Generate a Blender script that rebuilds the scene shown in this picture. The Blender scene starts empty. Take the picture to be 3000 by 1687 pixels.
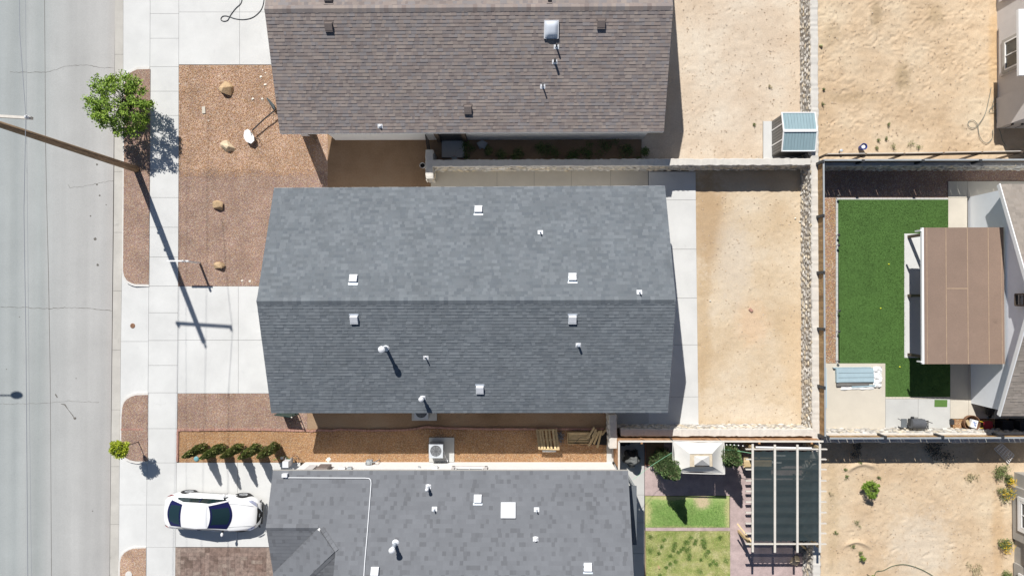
import bpy, bmesh, math, random
import numpy as np
from mathutils import Vector, Matrix, Quaternion

random.seed(7); rng = np.random.default_rng(7)
S = bpy.context.scene
COL = S.collection

# ------------------------------------------------------------------ camera, sky, sun, exposure
H = 35.7
cam_d = bpy.data.cameras.new('camera'); cam = bpy.data.objects.new('camera', cam_d); COL.objects.link(cam)
cam_d.sensor_width = 36; cam_d.lens = 24.0; cam_d.clip_start = 0.5; cam_d.clip_end = 2000
NAD = Vector((28.0, -23.5, -2000.0)).normalized()
CQ = NAD.rotation_difference(Vector((0, 0, -1)))
cam.rotation_mode = 'QUATERNION'; cam.rotation_quaternion = CQ; cam.location = (0, 0, H)
S.camera = cam
CR = CQ.to_matrix()

SUNV = Vector((0.325, -0.82, -1.0)).normalized()
W = bpy.data.worlds.new("World"); S.world = W; W.use_nodes = True
wn = W.node_tree.nodes; wn.clear()
sky = wn.new('ShaderNodeTexSky'); sky.sky_type = 'NISHITA'; sky.sun_disc = False
sky.sun_elevation = math.radians(48.6); sky.sun_rotation = math.radians(-21.6)
sky.altitude = 1200; sky.air_density = 1.0; sky.dust_density = 0.6
bg = wn.new('ShaderNodeBackground'); bg.inputs['Strength'].default_value = 0.056
wo = wn.new('ShaderNodeOutputWorld')
W.node_tree.links.new(sky.outputs[0], bg.inputs[0]); W.node_tree.links.new(bg.outputs[0], wo.inputs[0])
sd = bpy.data.lights.new('sun', 'SUN'); sd.energy = 4.5; sd.angle = math.radians(0.5); sd.color = (1.0, 0.965, 0.915)
sun = bpy.data.objects.new('sun', sd); COL.objects.link(sun)
sun.rotation_mode = 'QUATERNION'; sun.rotation_quaternion = Vector((0, 0, -1)).rotation_difference(SUNV)
sun.location = (-20, 40, 60)
S.view_settings.view_transform = 'Standard'; S.view_settings.look = 'None'
S.view_settings.gamma = 1; S.view_settings.use_curve_mapping = False
S.view_settings.exposure = 0.3

# ------------------------------------------------------------------ helpers
def ray(px, py):
    return CR @ Vector((px-1500.0, -(py-843.5), -2000.0))
def P(px, py, z=0.0):
    """world point at height z seen at photo pixel (px,py)"""
    r = ray(px, py); t = (z-H)/r.z
    return Vector((r.x*t, r.y*t, z))
def Gp(px, py, z=0.0):
    """world point whose plan position is given on ground plane by pixel, then lifted to z"""
    p = P(px, py, 0); return Vector((p.x, p.y, z))
def on_plane(px, py, pt, n):
    r = ray(px, py); o = Vector((0, 0, H))
    t = (pt-o).dot(n)/r.dot(n)
    return o + r*t

def lin(c):
    return tuple((x/12.92 if x <= .04045 else ((x+.055)/1.055)**2.4) for x in c)

MATS = {}
def mat(name, col, rough=.85, var=.12, vscale=2.0, fine=.0, fscale=60, bump=0, bscale=30, metal=0, alpha=1, tone=None, spec=.3, coat=0, trans=0, stretch=None, spots=0):
    if name in MATS: return MATS[name]
    m = bpy.data.materials.new(name); m.use_nodes = True
    nt = m.node_tree; N = nt.nodes; L = nt.links
    b = N['Principled BSDF']
    b.inputs['Roughness'].default_value = rough; b.inputs['Metallic'].default_value = metal
    b.inputs['Alpha'].default_value = alpha
    b.inputs['Specular IOR Level'].default_value = spec
    b.inputs['Coat Weight'].default_value = coat
    if coat: b.inputs['Coat Roughness'].default_value = .05
    geo = N.new('ShaderNodeNewGeometry'); vec = geo.outputs['Position']
    if stretch:
        mp = N.new('ShaderNodeMapping'); mp.inputs['Scale'].default_value = stretch
        L.new(vec, mp.inputs['Vector']); vec = mp.outputs[0]
    if tone:   # list of colours picked by piece
        at = N.new('ShaderNodeAttribute'); at.attribute_name = 'tone'
        oi = N.new('ShaderNodeObjectInfo')
        ad = N.new('ShaderNodeMath'); ad.operation = 'ADD'
        L.new(at.outputs['Fac'], ad.inputs[0]); L.new(oi.outputs['Random'], ad.inputs[1])
        if name.startswith('shingle'): L.new(at.outputs['Fac'], ad.inputs[0]); ad.inputs[1].default_value = 0; [L.remove(l) for l in list(ad.inputs[1].links)]
        fr = N.new('ShaderNodeMath'); fr.operation = 'FRACT'; L.new(ad.outputs[0], fr.inputs[0])
        cr = N.new('ShaderNodeValToRGB'); L.new(fr.outputs[0], cr.inputs[0])
        els = cr.color_ramp.elements; cr.color_ramp.interpolation = 'LINEAR'
        for i, c in enumerate(tone):
            p = i/(len(tone)-1)
            e = els[i] if i < 2 and i < len(els) else els.new(p)
            e.position = p; e.color = (*c, 1)
        base = cr.outputs[0]
    else:
        rgb = N.new('ShaderNodeRGB'); rgb.outputs[0].default_value = (*col, 1); base = rgb.outputs[0]
    def vary(base, scale, amt, detail=5):
        n = N.new('ShaderNodeTexNoise'); n.inputs['Scale'].default_value = scale; n.inputs['Detail'].default_value = detail
        n.inputs['Roughness'].default_value = .62
        L.new(vec, n.inputs['Vector'])
        mr = N.new('ShaderNodeMapRange'); mr.inputs[1].default_value = .3; mr.inputs[2].default_value = .7
        mr.inputs[3].default_value = 1-amt; mr.inputs[4].default_value = 1+amt
        L.new(n.outputs['Fac'], mr.inputs[0])
        mx = N.new('ShaderNodeVectorMath'); mx.operation = 'SCALE'
        L.new(base, mx.inputs[0]); L.new(mr.outputs[0], mx.inputs['Scale'])
        return mx.outputs[0]
    if var: base = vary(base, vscale, var)
    if fine: base = vary(base, fscale, fine, 2)
    if spots:
        n = N.new('ShaderNodeTexNoise'); n.inputs['Scale'].default_value = 1.7; n.inputs['Detail'].default_value = 9; n.inputs['Roughness'].default_value = .72; n.inputs['Distortion'].default_value = .6
        L.new(vec, n.inputs['Vector'])
        mr = N.new('ShaderNodeMapRange'); mr.inputs[1].default_value = .60; mr.inputs[2].default_value = .72; mr.inputs[3].default_value = 1; mr.inputs[4].default_value = 1-spots
        L.new(n.outputs['Fac'], mr.inputs[0])
        mx = N.new('ShaderNodeVectorMath'); mx.operation = 'SCALE'; L.new(base, mx.inputs[0]); L.new(mr.outputs[0], mx.inputs['Scale']); base = mx.outputs[0]
    L.new(base, b.inputs['Base Color'])
    if bump:
        n = N.new('ShaderNodeTexNoise'); n.inputs['Scale'].default_value = bscale; n.inputs['Detail'].default_value = 4
        L.new(vec, n.inputs['Vector'])
        bp = N.new('ShaderNodeBump'); bp.inputs['Strength'].default_value = bump; bp.inputs['Distance'].default_value = .02
        L.new(n.outputs['Fac'], bp.inputs['Height']); L.new(bp.outputs[0], b.inputs['Normal'])
    MATS[name] = m
    return m

def gravel_mat(name, cols, scale=17, low=(1, 1, 1), lowamt=.25, dark=.5):
    m = bpy.data.materials.new(name); m.use_nodes = True
    nt = m.node_tree; N = nt.nodes; L = nt.links; b = N['Principled BSDF']; b.inputs['Roughness'].default_value = .9
    b.inputs['Specular IOR Level'].default_value = .2
    geo = N.new('ShaderNodeNewGeometry'); vec = geo.outputs['Position']
    v = N.new('ShaderNodeTexVoronoi'); v.inputs['Scale'].default_value = scale; L.new(vec, v.inputs['Vector'])
    sep = N.new('ShaderNodeSeparateColor'); L.new(v.outputs['Color'], sep.inputs[0])
    cr = N.new('ShaderNodeValToRGB'); L.new(sep.outputs[0], cr.inputs[0]); cr.color_ramp.interpolation = 'CONSTANT'
    els = cr.color_ramp.elements
    for i, c in enumerate(cols):
        p = i/len(cols)
        e = els[i] if i < 2 else els.new(p)
        e.position = p; e.color = (*c, 1)
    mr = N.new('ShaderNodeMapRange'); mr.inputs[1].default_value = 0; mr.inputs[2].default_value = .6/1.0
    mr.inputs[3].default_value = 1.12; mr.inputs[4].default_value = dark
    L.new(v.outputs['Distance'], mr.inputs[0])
    n = N.new('ShaderNodeTexNoise'); n.inputs['Scale'].default_value = .9; n.inputs['Detail'].default_value = 7; n.inputs['Roughness'].default_value = .65; L.new(vec, n.inputs['Vector'])
    m2 = N.new('ShaderNodeMapRange'); m2.inputs[1].default_value = .3; m2.inputs[2].default_value = .7
    m2.inputs[3].default_value = 1-lowamt; m2.inputs[4].default_value = 1+lowamt; L.new(n.outputs['Fac'], m2.inputs[0])
    mu = N.new('ShaderNodeMath'); mu.operation = 'MULTIPLY'; L.new(mr.outputs[0], mu.inputs[0]); L.new(m2.outputs[0], mu.inputs[1])
    sc = N.new('ShaderNodeVectorMath'); sc.operation = 'SCALE'; L.new(cr.outputs[0], sc.inputs[0]); L.new(mu.outputs[0], sc.inputs['Scale'])
    L.new(sc.outputs[0], b.inputs['Base Color'])
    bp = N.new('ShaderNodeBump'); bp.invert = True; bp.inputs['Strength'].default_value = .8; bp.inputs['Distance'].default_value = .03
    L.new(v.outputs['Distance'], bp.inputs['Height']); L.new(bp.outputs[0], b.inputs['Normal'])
    return m

class MB:
    def __init__(s): s.v = []; s.f = []; s.t = []
    def add(s, vs, fs, tone=0.0):
        o = len(s.v); s.v += [tuple(v) for v in vs]
        for f in fs: s.f.append(tuple(i+o for i in f)); s.t.append(tone)
        return s
    def box(s, c, size, rz=0, M=None, tone=0.0):
        x, y, z = [q/2 for q in size]
        vs = [Vector((a*x, b*y, d*z)) for a in (-1, 1) for b in (-1, 1) for d in (-1, 1)]
        R = M if M is not None else Matrix.Rotation(rz, 3, 'Z')
        vs = [R @ v + Vector(c) for v in vs]
        return s.add(vs, [(0, 1, 3, 2), (4, 6, 7, 5), (0, 4, 5, 1), (2, 3, 7, 6), (0, 2, 6, 4), (1, 5, 7, 3)], tone)
    def bar(s, p0, p1, w, h, up=Vector((0, 0, 1)), tone=0.0):
        p0 = Vector(p0); p1 = Vector(p1); d = (p1-p0); l = d.length
        if l < 1e-6: return s
        x = d/l; y = up.cross(x)
        if y.length < 1e-4: y = Vector((0, 1, 0)).cross(x)
        y.normalize(); z = x.cross(y)
        M = Matrix((x, y, z)).transposed()
        return s.box((p0+p1)/2, (l, w, h), M=M, tone=tone)
    def prism(s, pts, z0, z1, tone=0.0):
        n = len(pts)
        a = sum(pts[i][0]*pts[(i+1) % n][1]-pts[(i+1) % n][0]*pts[i][1] for i in range(n))
        if a < 0: pts = pts[::-1]
        lo = [(p[0], p[1], z0) for p in pts]
        hi = [(p[0], p[1], z1 if z1 is not None else p[2]) for p in pts]
        fs = [tuple(range(n, 2*n)), tuple(range(n-1, -1, -1))]
        fs += [(i, (i+1) % n, n+(i+1) % n, n+i) for i in range(n)]
        return s.add(lo+hi, fs, tone)
    def tube(s, pts, r, n=8, caps=True, tone=0.0):
        pts = [Vector(p) for p in pts]; k = len(pts); rr = r if hasattr(r, '__len__') else [r]*k
        vs = []; pu = None
        for i, p in enumerate(pts):
            d = (pts[min(i+1, k-1)]-pts[max(i-1, 0)]).normalized()
            u = d.orthogonal().normalized() if pu is None else (pu - d*pu.dot(d)).normalized()
            pu = u; w = d.cross(u)
            for j in range(n):
                a = 2*math.pi*j/n
                vs.append(p+(u*math.cos(a)+w*math.sin(a))*rr[i])
        fs = [(i*n+j, i*n+(j+1) % n, (i+1)*n+(j+1) % n, (i+1)*n+j) for i in range(k-1) for j in range(n)]
        if caps: fs += [tuple(range(n-1, -1, -1)), tuple(range((k-1)*n, k*n))]
        return s.add(vs, fs, tone)
    def lathe(s, c, prof, n=16, tone=0.0, closed=True):
        c = Vector(c); vs = []
        for (r, z) in prof:
            for j in range(n):
                a = 2*math.pi*j/n; vs.append(c+Vector((r*math.cos(a), r*math.sin(a), z)))
        k = len(prof)
        fs = [(i*n+j, i*n+(j+1) % n, (i+1)*n+(j+1) % n, (i+1)*n+j) for i in range(k-1) for j in range(n)]
        if closed: fs += [tuple(range(n-1, -1, -1)), tuple(range((k-1)*n, k*n))]
        return s.add(vs, fs, tone)

def mesh_from(name, v, f, m, tones=None, smooth=False):
    me = bpy.data.meshes.new(name)
    me.from_pydata([tuple(x) for x in v] if not isinstance(v, np.ndarray) else v.tolist(), [], f if not isinstance(f, np.ndarray) else f.tolist())
    me.materials.append(m)
    if tones is not None:
        a = me.attributes.new('tone', 'FLOAT', 'FACE'); a.data.foreach_set('value', np.asarray(tones, dtype=np.float32))
    if smooth: me.polygons.foreach_set('use_smooth', [True]*len(me.polygons))
    me.update()
    return me

WORG = {}
def tag(o, label=None, cat=None, group=None, kind=None):
    if label: o['label'] = label
    if cat: o['category'] = cat
    if group: o['group'] = group
    if kind: o['kind'] = kind
    return o
def thing(name, label, cat, loc, group=None, rz=0):
    o = bpy.data.objects.new(name, None); COL.objects.link(o); o.location = loc; o.rotation_euler = (0, 0, rz)
    o.empty_display_size = .3
    WORG[o.name] = Vector(loc)
    return tag(o, label, cat, group)
def org(o):
    return WORG.get(o.name, Vector((0, 0, 0)))
def obj(name, mb, m, parent=None, smooth=False, local=False):
    """mesh in world coordinates (or local to the parent) linked as one object"""
    v = np.array(mb.v, dtype=float)
    if parent is not None:
        o0 = org(parent) if not local else Vector((0, 0, 0))
        v = v-np.array(o0)
    else:
        c = (v.min(0)+v.max(0))/2; c[2] = v[:, 2].min(); v = v-c
    me = mesh_from(name, v, mb.f, m, mb.t, smooth)
    o = bpy.data.objects.new(name, me); COL.objects.link(o)
    if parent is not None:
        o.parent = parent; WORG[o.name] = org(parent)
    else:
        o.location = c; WORG[o.name] = Vector(c)
    return o
def inst(name, me, parent, matrix):
    o = bpy.data.objects.new(name, me); COL.objects.link(o)
    o.parent = parent; o.matrix_local = matrix
    return o
def copy_tree(o, parent=None):
    c = o.copy(); COL.objects.link(c)
    if parent is not None: c.parent = parent
    for ch in list(o.children): copy_tree(ch, c)
    return c
def raw(name, v, f, m, tones=None, kind=None, smooth=False, parent=None):
    v = np.asarray(v, dtype=float)
    if parent is None:
        c = (v.min(0)+v.max(0))/2; c[2] = v[:, 2].min()
    else: c = np.array(org(parent))
    me = mesh_from(name, v-c, f, m, tones, smooth)
    o = bpy.data.objects.new(name, me); COL.objects.link(o)
    if parent is None: o.location = c
    else: o.parent = parent
    if kind: o['kind'] = kind
    return o

def noise2(x, y, seed=0):
    xi = np.floor(x).astype(np.int64); yi = np.floor(y).astype(np.int64); xf = x-xi; yf = y-yi
    def h(a, b):
        n = (a*374761393+b*668265263+seed*1442695041) & 0x7fffffff
        n = ((n ^ (n >> 13))*1274126177) & 0x7fffffff
        return (n & 0xffff)/65535.0
    u = xf*xf*(3-2*xf); w = yf*yf*(3-2*yf)
    return (h(xi, yi)*(1-u)+h(xi+1, yi)*u)*(1-w)+(h(xi, yi+1)*(1-u)+h(xi+1, yi+1)*u)*w
def inpoly(x, y, poly):
    r = np.zeros(x.shape, bool); n = len(poly)
    for i in range(n):
        x0, y0 = poly[i][:2]; x1, y1 = poly[(i+1) % n][:2]
        c = ((y0 > y) != (y1 > y)) & (x < (x1-x0)*(y-y0)/((y1-y0) if abs(y1-y0) > 1e-9 else 1e-9)+x0)
        r ^= c
    return r

# ------------------------------------------------------------------ materials
M_concrete = mat('pale_concrete', (.592, .593, .578), .85, .085, .5, .035, 30, .12, 60, spots=.10)
M_concrete2 = mat('tan_concrete', (.56, .515, .435), .85, .07, .8, .03, 45, .12, 60)
M_concrete3 = mat('grey_concrete', (.50, .50, .48), .85, .08, .9, .04, 45, .12, 60, spots=.14)
M_joint = mat('joint_filler', (.16, .15, .14), .9)
M_curb = mat('curb_concrete', (.62, .60, .565), .85, .08, 1.5, .05, 45, .1, 60)
M_gutter = mat('gutter_concrete', (.47, .45, .41), .85, .10, 1.2, .05, 45, .1, 60, spots=.2)
M_stucco = mat('white_stucco', (.83, .82, .80), .9, .03, 2, .03, 60, .3, 90)
M_stucco_g = mat('grey_stucco', (.40, .385, .355), .9, .04, 2, .05, 60, .3, 90)
M_stucco_p = mat('pale_grey_stucco', (.60, .575, .56), .9, .04, 2, .04, 60, .3, 90)
M_trim_w = mat('white_trim', (.8, .8, .79), .5, .02)
M_white_metal = mat('white_painted_metal', (.72, .73, .75), .45, .05, 4)
M_galv = mat('galvanised_metal', (.55, .60, .66), .45, .1, 8, metal=.3)
M_brown_metal = mat('brown_metal', (.20, .165, .15), .6, .08, 5)
M_dark_metal = mat('dark_metal', (.04, .042, .045), .5, .1, 6)
M_black = mat('black_plastic', (.012, .012, .014), .6, .2, 6)
M_rubber = mat('rubber', (.02, .02, .021), .8)
M_glass = mat('window_glass', (.035, .045, .05), .06, 0, spec=.9)
M_wood = mat('fence_wood', (.34, .21, .10), .85, .25, 5, .12, 60, .2, 60, tone=[(.20, .125, .06), (.38, .25, .12), (.30, .18, .085), (.46, .31, .16), (.25, .16, .08)])
M_wood_d = mat('weathered_wood', (.13, .10, .075), .85, .2, 5, .1, 60)
M_wood_l = mat('light_lumber', (.5, .37, .2), .85, .15, 6, .1, 60, tone=[(0.525, 0.384, 0.203), (0.688, 0.525, 0.297), (0.450, 0.346, 0.203), (0.625, 0.461, 0.243)])
M_wood_red = mat('red_stained_wood', (.38, .20, .10), .85, .18, 6, .1, 60, tone=[(.36, .20, .10), (.44, .25, .13), (.3, .165, .085)])
M_pole = mat('pole_wood', (.29, .205, .13), .9, .4, 3, .2, 40, .4, 30, stretch=(6, 6, .6))
M_pergola = mat('painted_beam', (.62, .58, .52), .8, .08, 6)
M_brick = mat('edging_brick', (.36, .20, .155), .9, .1, 8, tone=[(.34, .185, .14), (.42, .24, .19), (.30, .17, .135), (.39, .215, .175)])
M_stone = mat('wall_stone', (.4, .36, .3), .9, .15, 9, .1, 50, .4, 40, tone=[(0.528, 0.504, 0.459), (0.421, 0.406, 0.379), (0.600, 0.504, 0.361), (0.653, 0.620, 0.566), (0.385, 0.362, 0.325), (0.617, 0.540, 0.405), (0.492, 0.469, 0.432), (0.671, 0.647, 0.602)])
M_mortar = mat('mortar', (.36, .34, .31), .95, .15, 5, .1, 40, .5, 30)
M_cap = mat('mortar_cap', (.58, .55, .50), .9, .08, 3, .06, 40, .3, 30)
M_boulder = mat('sandstone', (.48, .34, .2), .85, .25, 3, .12, 30, .5, 14)
M_boulder2 = mat('pale_sandstone', (.58, .47, .32), .85, .25, 3, .1, 30, .5, 14)
M_pebble = mat('white_stone', (.72, .68, .60), .8, .12, 9)
M_foliage = mat('leaf_green', (.10, .19, .03), .6, .35, 5, tone=[(0.080, 0.142, 0.018), (0.192, 0.304, 0.039), (0.290, 0.404, 0.059), (0.122, 0.229, 0.025), (0.234, 0.342, 0.052)])
M_foliage_y = mat('leaf_yellow', (.4, .45, .03), .6, .25, 6, tone=[(.30, .36, .02), (.46, .50, .03), (.38, .42, .03), (.2, .3, .02)])
M_cypress = mat('cypress_green', (.04, .07, .025), .7, .35, 6, tone=[(0.128, 0.191, 0.059), (0.248, 0.307, 0.101), (0.385, 0.411, 0.142), (0.179, 0.229, 0.073), (0.454, 0.332, 0.156)])
M_juniper = mat('tree_needles', (.09, .15, .06), .7, .35, 4, tone=[(.09, .16, .06), (.14, .23, .085), (.19, .25, .10), (.22, .21, .12)])
M_bark = mat('bark', (.11, .085, .065), .9, .25, 9)
M_weed = mat('weed_leaf', (.12, .17, .045), .7, .3, 7, tone=[(.08, .14, .03), (.15, .20, .06), (.22, .22, .1), (.10, .17, .04)])
M_flower = mat('yellow_flower', (.75, .48, .02), .6)
M_dry = mat('dry_grass', (.42, .36, .22), .8, .2, 7)
M_turf = mat('artificial_turf', (.075, .155, .035), .75, .1, 1.2, .18, 40, .3, 70)
M_turf_b = mat('turf_blades', (.06, .14, .025), .7, .1, 1.2, tone=[(.068, .135, .03), (.08, .16, .037), (.09, .178, .043)])
M_tarp = mat('dark_tarp', (.13, .135, .135), .7, .25, 3, bump=.5, bscale=8)
M_canopy = mat('canopy_fabric', (.66, .645, .61), .9, .05, 3)
M_white_fab = mat('stained_fabric', (.58, .50, .38), .9, .15, 5)
M_shade = mat('shade_cloth', (.026, .040, .043), .8, .12, 2, .06, 40, alpha=.88)
M_blue_panel = mat('blue_grey_panel', (.36, .47, .52), .4, .06, 3)
M_shed_roof = mat('shed_roof_metal', (.26, .36, .39), .45, .1, 4, stretch=(8, .4, 1))
M_shed_wall = mat('shed_wall_metal', (.17, .165, .155), .5, .12, 5)
M_patio = mat('rolled_roofing', (.245, .175, .135), .9, .10, .5, .08, 25, .2, 60, spots=.15)
M_terra = mat('terracotta', (.50, .23, .14), .7, .08, 8)
M_hose = mat('green_hose', (.05, .11, .06), .5)
M_hose_g = mat('grey_hose', (.17, .19, .17), .5)
M_cable = mat('cable', (.035, .04, .05), .5)
M_copper = mat('rust_metal', (.22, .12, .07), .7, .25, 10)
M_red = mat('red_plastic', (.32, .02, .03), .4, .1, 5)
M_blue = mat('blue_plastic', (.02, .05, .28), .4)
M_litegrey = mat('grey_paint', (.34, .36, .37), .6, .08, 5)
M_gstain = mat('road_stain', (.14, .13, .115), .9, .2, 8)
M_yellow = mat('yellow_ball', (.7, .7, .05), .6)

SH_C = mat('shingle_charcoal', (.1, .1, .1), .92, .09, .8, .10, 90, tone=[(0.126, 0.142, 0.159), (0.142, 0.160, 0.176), (0.167, 0.185, 0.201), (0.137, 0.153, 0.167), (0.152, 0.168, 0.184), (0.180, 0.198, 0.214), (0.132, 0.147, 0.162)])
SH_N = mat('shingle_brown', (.15, .13, .12), .92, .09, .8, .10, 90, tone=[(0.206, 0.169, 0.157), (0.246, 0.215, 0.203), (0.276, 0.231, 0.208), (0.216, 0.190, 0.185), (0.241, 0.220, 0.217), (0.301, 0.251, 0.219), (0.232, 0.190, 0.177)])
SH_S = mat('shingle_grey', (.1, .1, .1), .92, .07, .8, .09, 90, tone=[(.132, .137, .148), (.142, .148, .160), (.160, .167, .181), (.167, .175, .189), (.176, .184, .199)])
SH_E = mat('shingle_tan', (.2, .18, .15), .92, .08, .8, .08, 90, tone=[(.25, .22, .19), (.29, .255, .22), (.31, .27, .235), (.27, .235, .20)])

# ground materials
def sand_mat(name, c1, c2, c3, bumpd=.03, patches=()):
    m = bpy.data.materials.new(name); m.use_nodes = True
    nt = m.node_tree; N = nt.nodes; L = nt.links; b = N['Principled BSDF']; b.inputs['Roughness'].default_value = .95
    b.inputs['Specular IOR Level'].default_value = .1
    geo = N.new('ShaderNodeNewGeometry'); vec = geo.outputs['Position']
    n1 = N.new('ShaderNodeTexNoise'); n1.inputs['Scale'].default_value = .35; n1.inputs['Detail'].default_value = 8; n1.inputs['Roughness'].default_value = .6; L.new(vec, n1.inputs['Vector'])
    cr = N.new('ShaderNodeValToRGB'); L.new(n1.outputs['Fac'], cr.inputs[0])
    e = cr.color_ramp.elements; e[0].position = .34; e[0].color = (*c1, 1); e[1].position = .66; e[1].color = (*c3, 1)
    k = e.new(.5); k.color = (*c2, 1)
    n2 = N.new('ShaderNodeTexNoise'); n2.inputs['Scale'].default_value = 14; n2.inputs['Detail'].default_value = 6; n2.inputs['Roughness'].default_value = .75; L.new(vec, n2.inputs['Vector'])
    mr = N.new('ShaderNodeMapRange'); mr.inputs[1].default_value = .3; mr.inputs[2].default_value = .7; mr.inputs[3].default_value = .88; mr.inputs[4].default_value = 1.1
    L.new(n2.outputs['Fac'], mr.inputs[0])
    basec = cr.outputs[0]
    for (px, py, rx, ry, colr, amt) in patches:     # discoloured ground of its own shape
        pc_ = P(px, py, 0)
        mpp = N.new('ShaderNodeMapping'); mpp.vector_type = 'POINT'; mpp.inputs['Location'].default_value = (-pc_.x/rx, -pc_.y/ry, 0); mpp.inputs['Scale'].default_value = (1/rx, 1/ry, 0); L.new(vec, mpp.inputs['Vector'])
        ln = N.new('ShaderNodeVectorMath'); ln.operation = 'LENGTH'; L.new(mpp.outputs[0], ln.inputs[0])
        nn = N.new('ShaderNodeTexNoise'); nn.inputs['Scale'].default_value = 2.2; nn.inputs['Detail'].default_value = 7; nn.inputs['Roughness'].default_value = .7; L.new(vec, nn.inputs['Vector'])
        ad = N.new('ShaderNodeMath'); ad.operation = 'MULTIPLY_ADD'; L.new(nn.outputs['Fac'], ad.inputs[0]); ad.inputs[1].default_value = 1.6; L.new(ln.outputs['Value'], ad.inputs[2])
        ms = N.new('ShaderNodeMapRange'); ms.interpolation_type = 'SMOOTHSTEP'; ms.inputs[1].default_value = 1.15; ms.inputs[2].default_value = 2.1; ms.inputs[3].default_value = amt; ms.inputs[4].default_value = 0; L.new(ad.outputs[0], ms.inputs[0])
        mxx = N.new('ShaderNodeMix'); mxx.data_type = 'RGBA'; L.new(ms.outputs[0], mxx.inputs[0]); L.new(basec, mxx.inputs[6]); mxx.inputs[7].default_value = (*colr, 1); basec = mxx.outputs[2]
    sc = N.new('ShaderNodeVectorMath'); sc.operation = 'SCALE'; L.new(basec, sc.inputs[0]); L.new(mr.outputs[0], sc.inputs['Scale'])
    L.new(sc.outputs[0], b.inputs['Base Color'])
    bp = N.new('ShaderNodeBump'); bp.inputs['Strength'].default_value = .7; bp.inputs['Distance'].default_value = bumpd
    L.new(n2.outputs['Fac'], bp.inputs['Height']); L.new(bp.outputs[0], b.inputs['Normal'])
    return m
M_sand = sand_mat('pale_sand', (.54, .43, .32), (.59, .49, .38), (.63, .55, .445))
M_sand2 = sand_mat('orange_sand', (.50, .37, .24), (.575, .445, .305), (.61, .50, .36), patches=[(2568, 45, .35, .75, (.30, .22, .13), .6), (2647, 225, .45, .9, (.32, .24, .14), .6), (2438, 100, .6, .7, (.42, .31, .19), .5), (2500, 285, 1.4, .3, (.42, .31, .19), .55), (2745, 45, .5, .6, (.38, .29, .18), .5), (2915, 200, .35, 4.0, (.56, .38, .20), .6), (2700, 1600, 1.8, 2.0, (.62, .55, .45), .6), (2925, 1560, .35, 3.0, (.5, .34, .19), .5), (2440, 1500, .4, 4.0, (.48, .36, .22), .5)])
M_sand3 = sand_mat('yellow_sand', (.52, .40, .265), (.58, .47, .335), (.62, .53, .41), patches=[(2075, 640, 1.1, 3.2, (.40, .27, .15), .75), (2150, 760, 1.0, 2.6, (.57, .50, .41), .6), (2205, 950, .9, 1.3, (.60, .40, .24), .5), (2060, 980, .5, 3.5, (.46, .33, .19), .6), (2330, 1050, .8, 3.0, (.58, .43, .27), .5), (2200, 1210, 2.2, .6, (.66, .57, .45), .7)])
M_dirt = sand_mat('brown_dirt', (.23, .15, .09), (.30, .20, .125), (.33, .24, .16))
M_gravel_o = gravel_mat('orange_gravel', [(0.509, 0.296, 0.138), (0.444, 0.243, 0.116), (0.557, 0.365, 0.200), (0.396, 0.228, 0.146), (0.501, 0.273, 0.116), (0.573, 0.419, 0.269), (0.412, 0.228, 0.123)], 27, dark=.66)
M_gravel_r = gravel_mat('red_gravel', [(0.446, 0.291, 0.217), (0.371, 0.236, 0.198), (0.521, 0.375, 0.265), (0.399, 0.264, 0.236), (0.465, 0.301, 0.189), (0.558, 0.448, 0.358), (0.361, 0.246, 0.226)], 27, dark=.66)
M_gravel_t = gravel_mat('tan_gravel', [(0.606, 0.402, 0.263), (0.527, 0.336, 0.232), (0.664, 0.478, 0.324), (0.527, 0.346, 0.283), (0.606, 0.383, 0.232), (0.703, 0.554, 0.437), (0.489, 0.317, 0.253)], 27, dark=.66)
M_gravel_p = gravel_mat('pink_gravel', [(.56, .36, .24), (.50, .30, .22), (.62, .46, .30), (.46, .30, .26), (.6, .40, .2), (.66, .55, .42)], 17)
M_stamp = mat('stamped_concrete', (.44, .345, .33), .85, .2, 2.2, .08, 20, .3, 12)
M_stamp_b = mat('brown_stamped_concrete', (.2, .15, .12), .8, .35, 5, .15, 25, .5, 18, tone=[(.19, .13, .105), (.25, .185, .155), (.15, .105, .085), (.30, .24, .20), (.21, .15, .125), (.17, .12, .10)])

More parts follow.
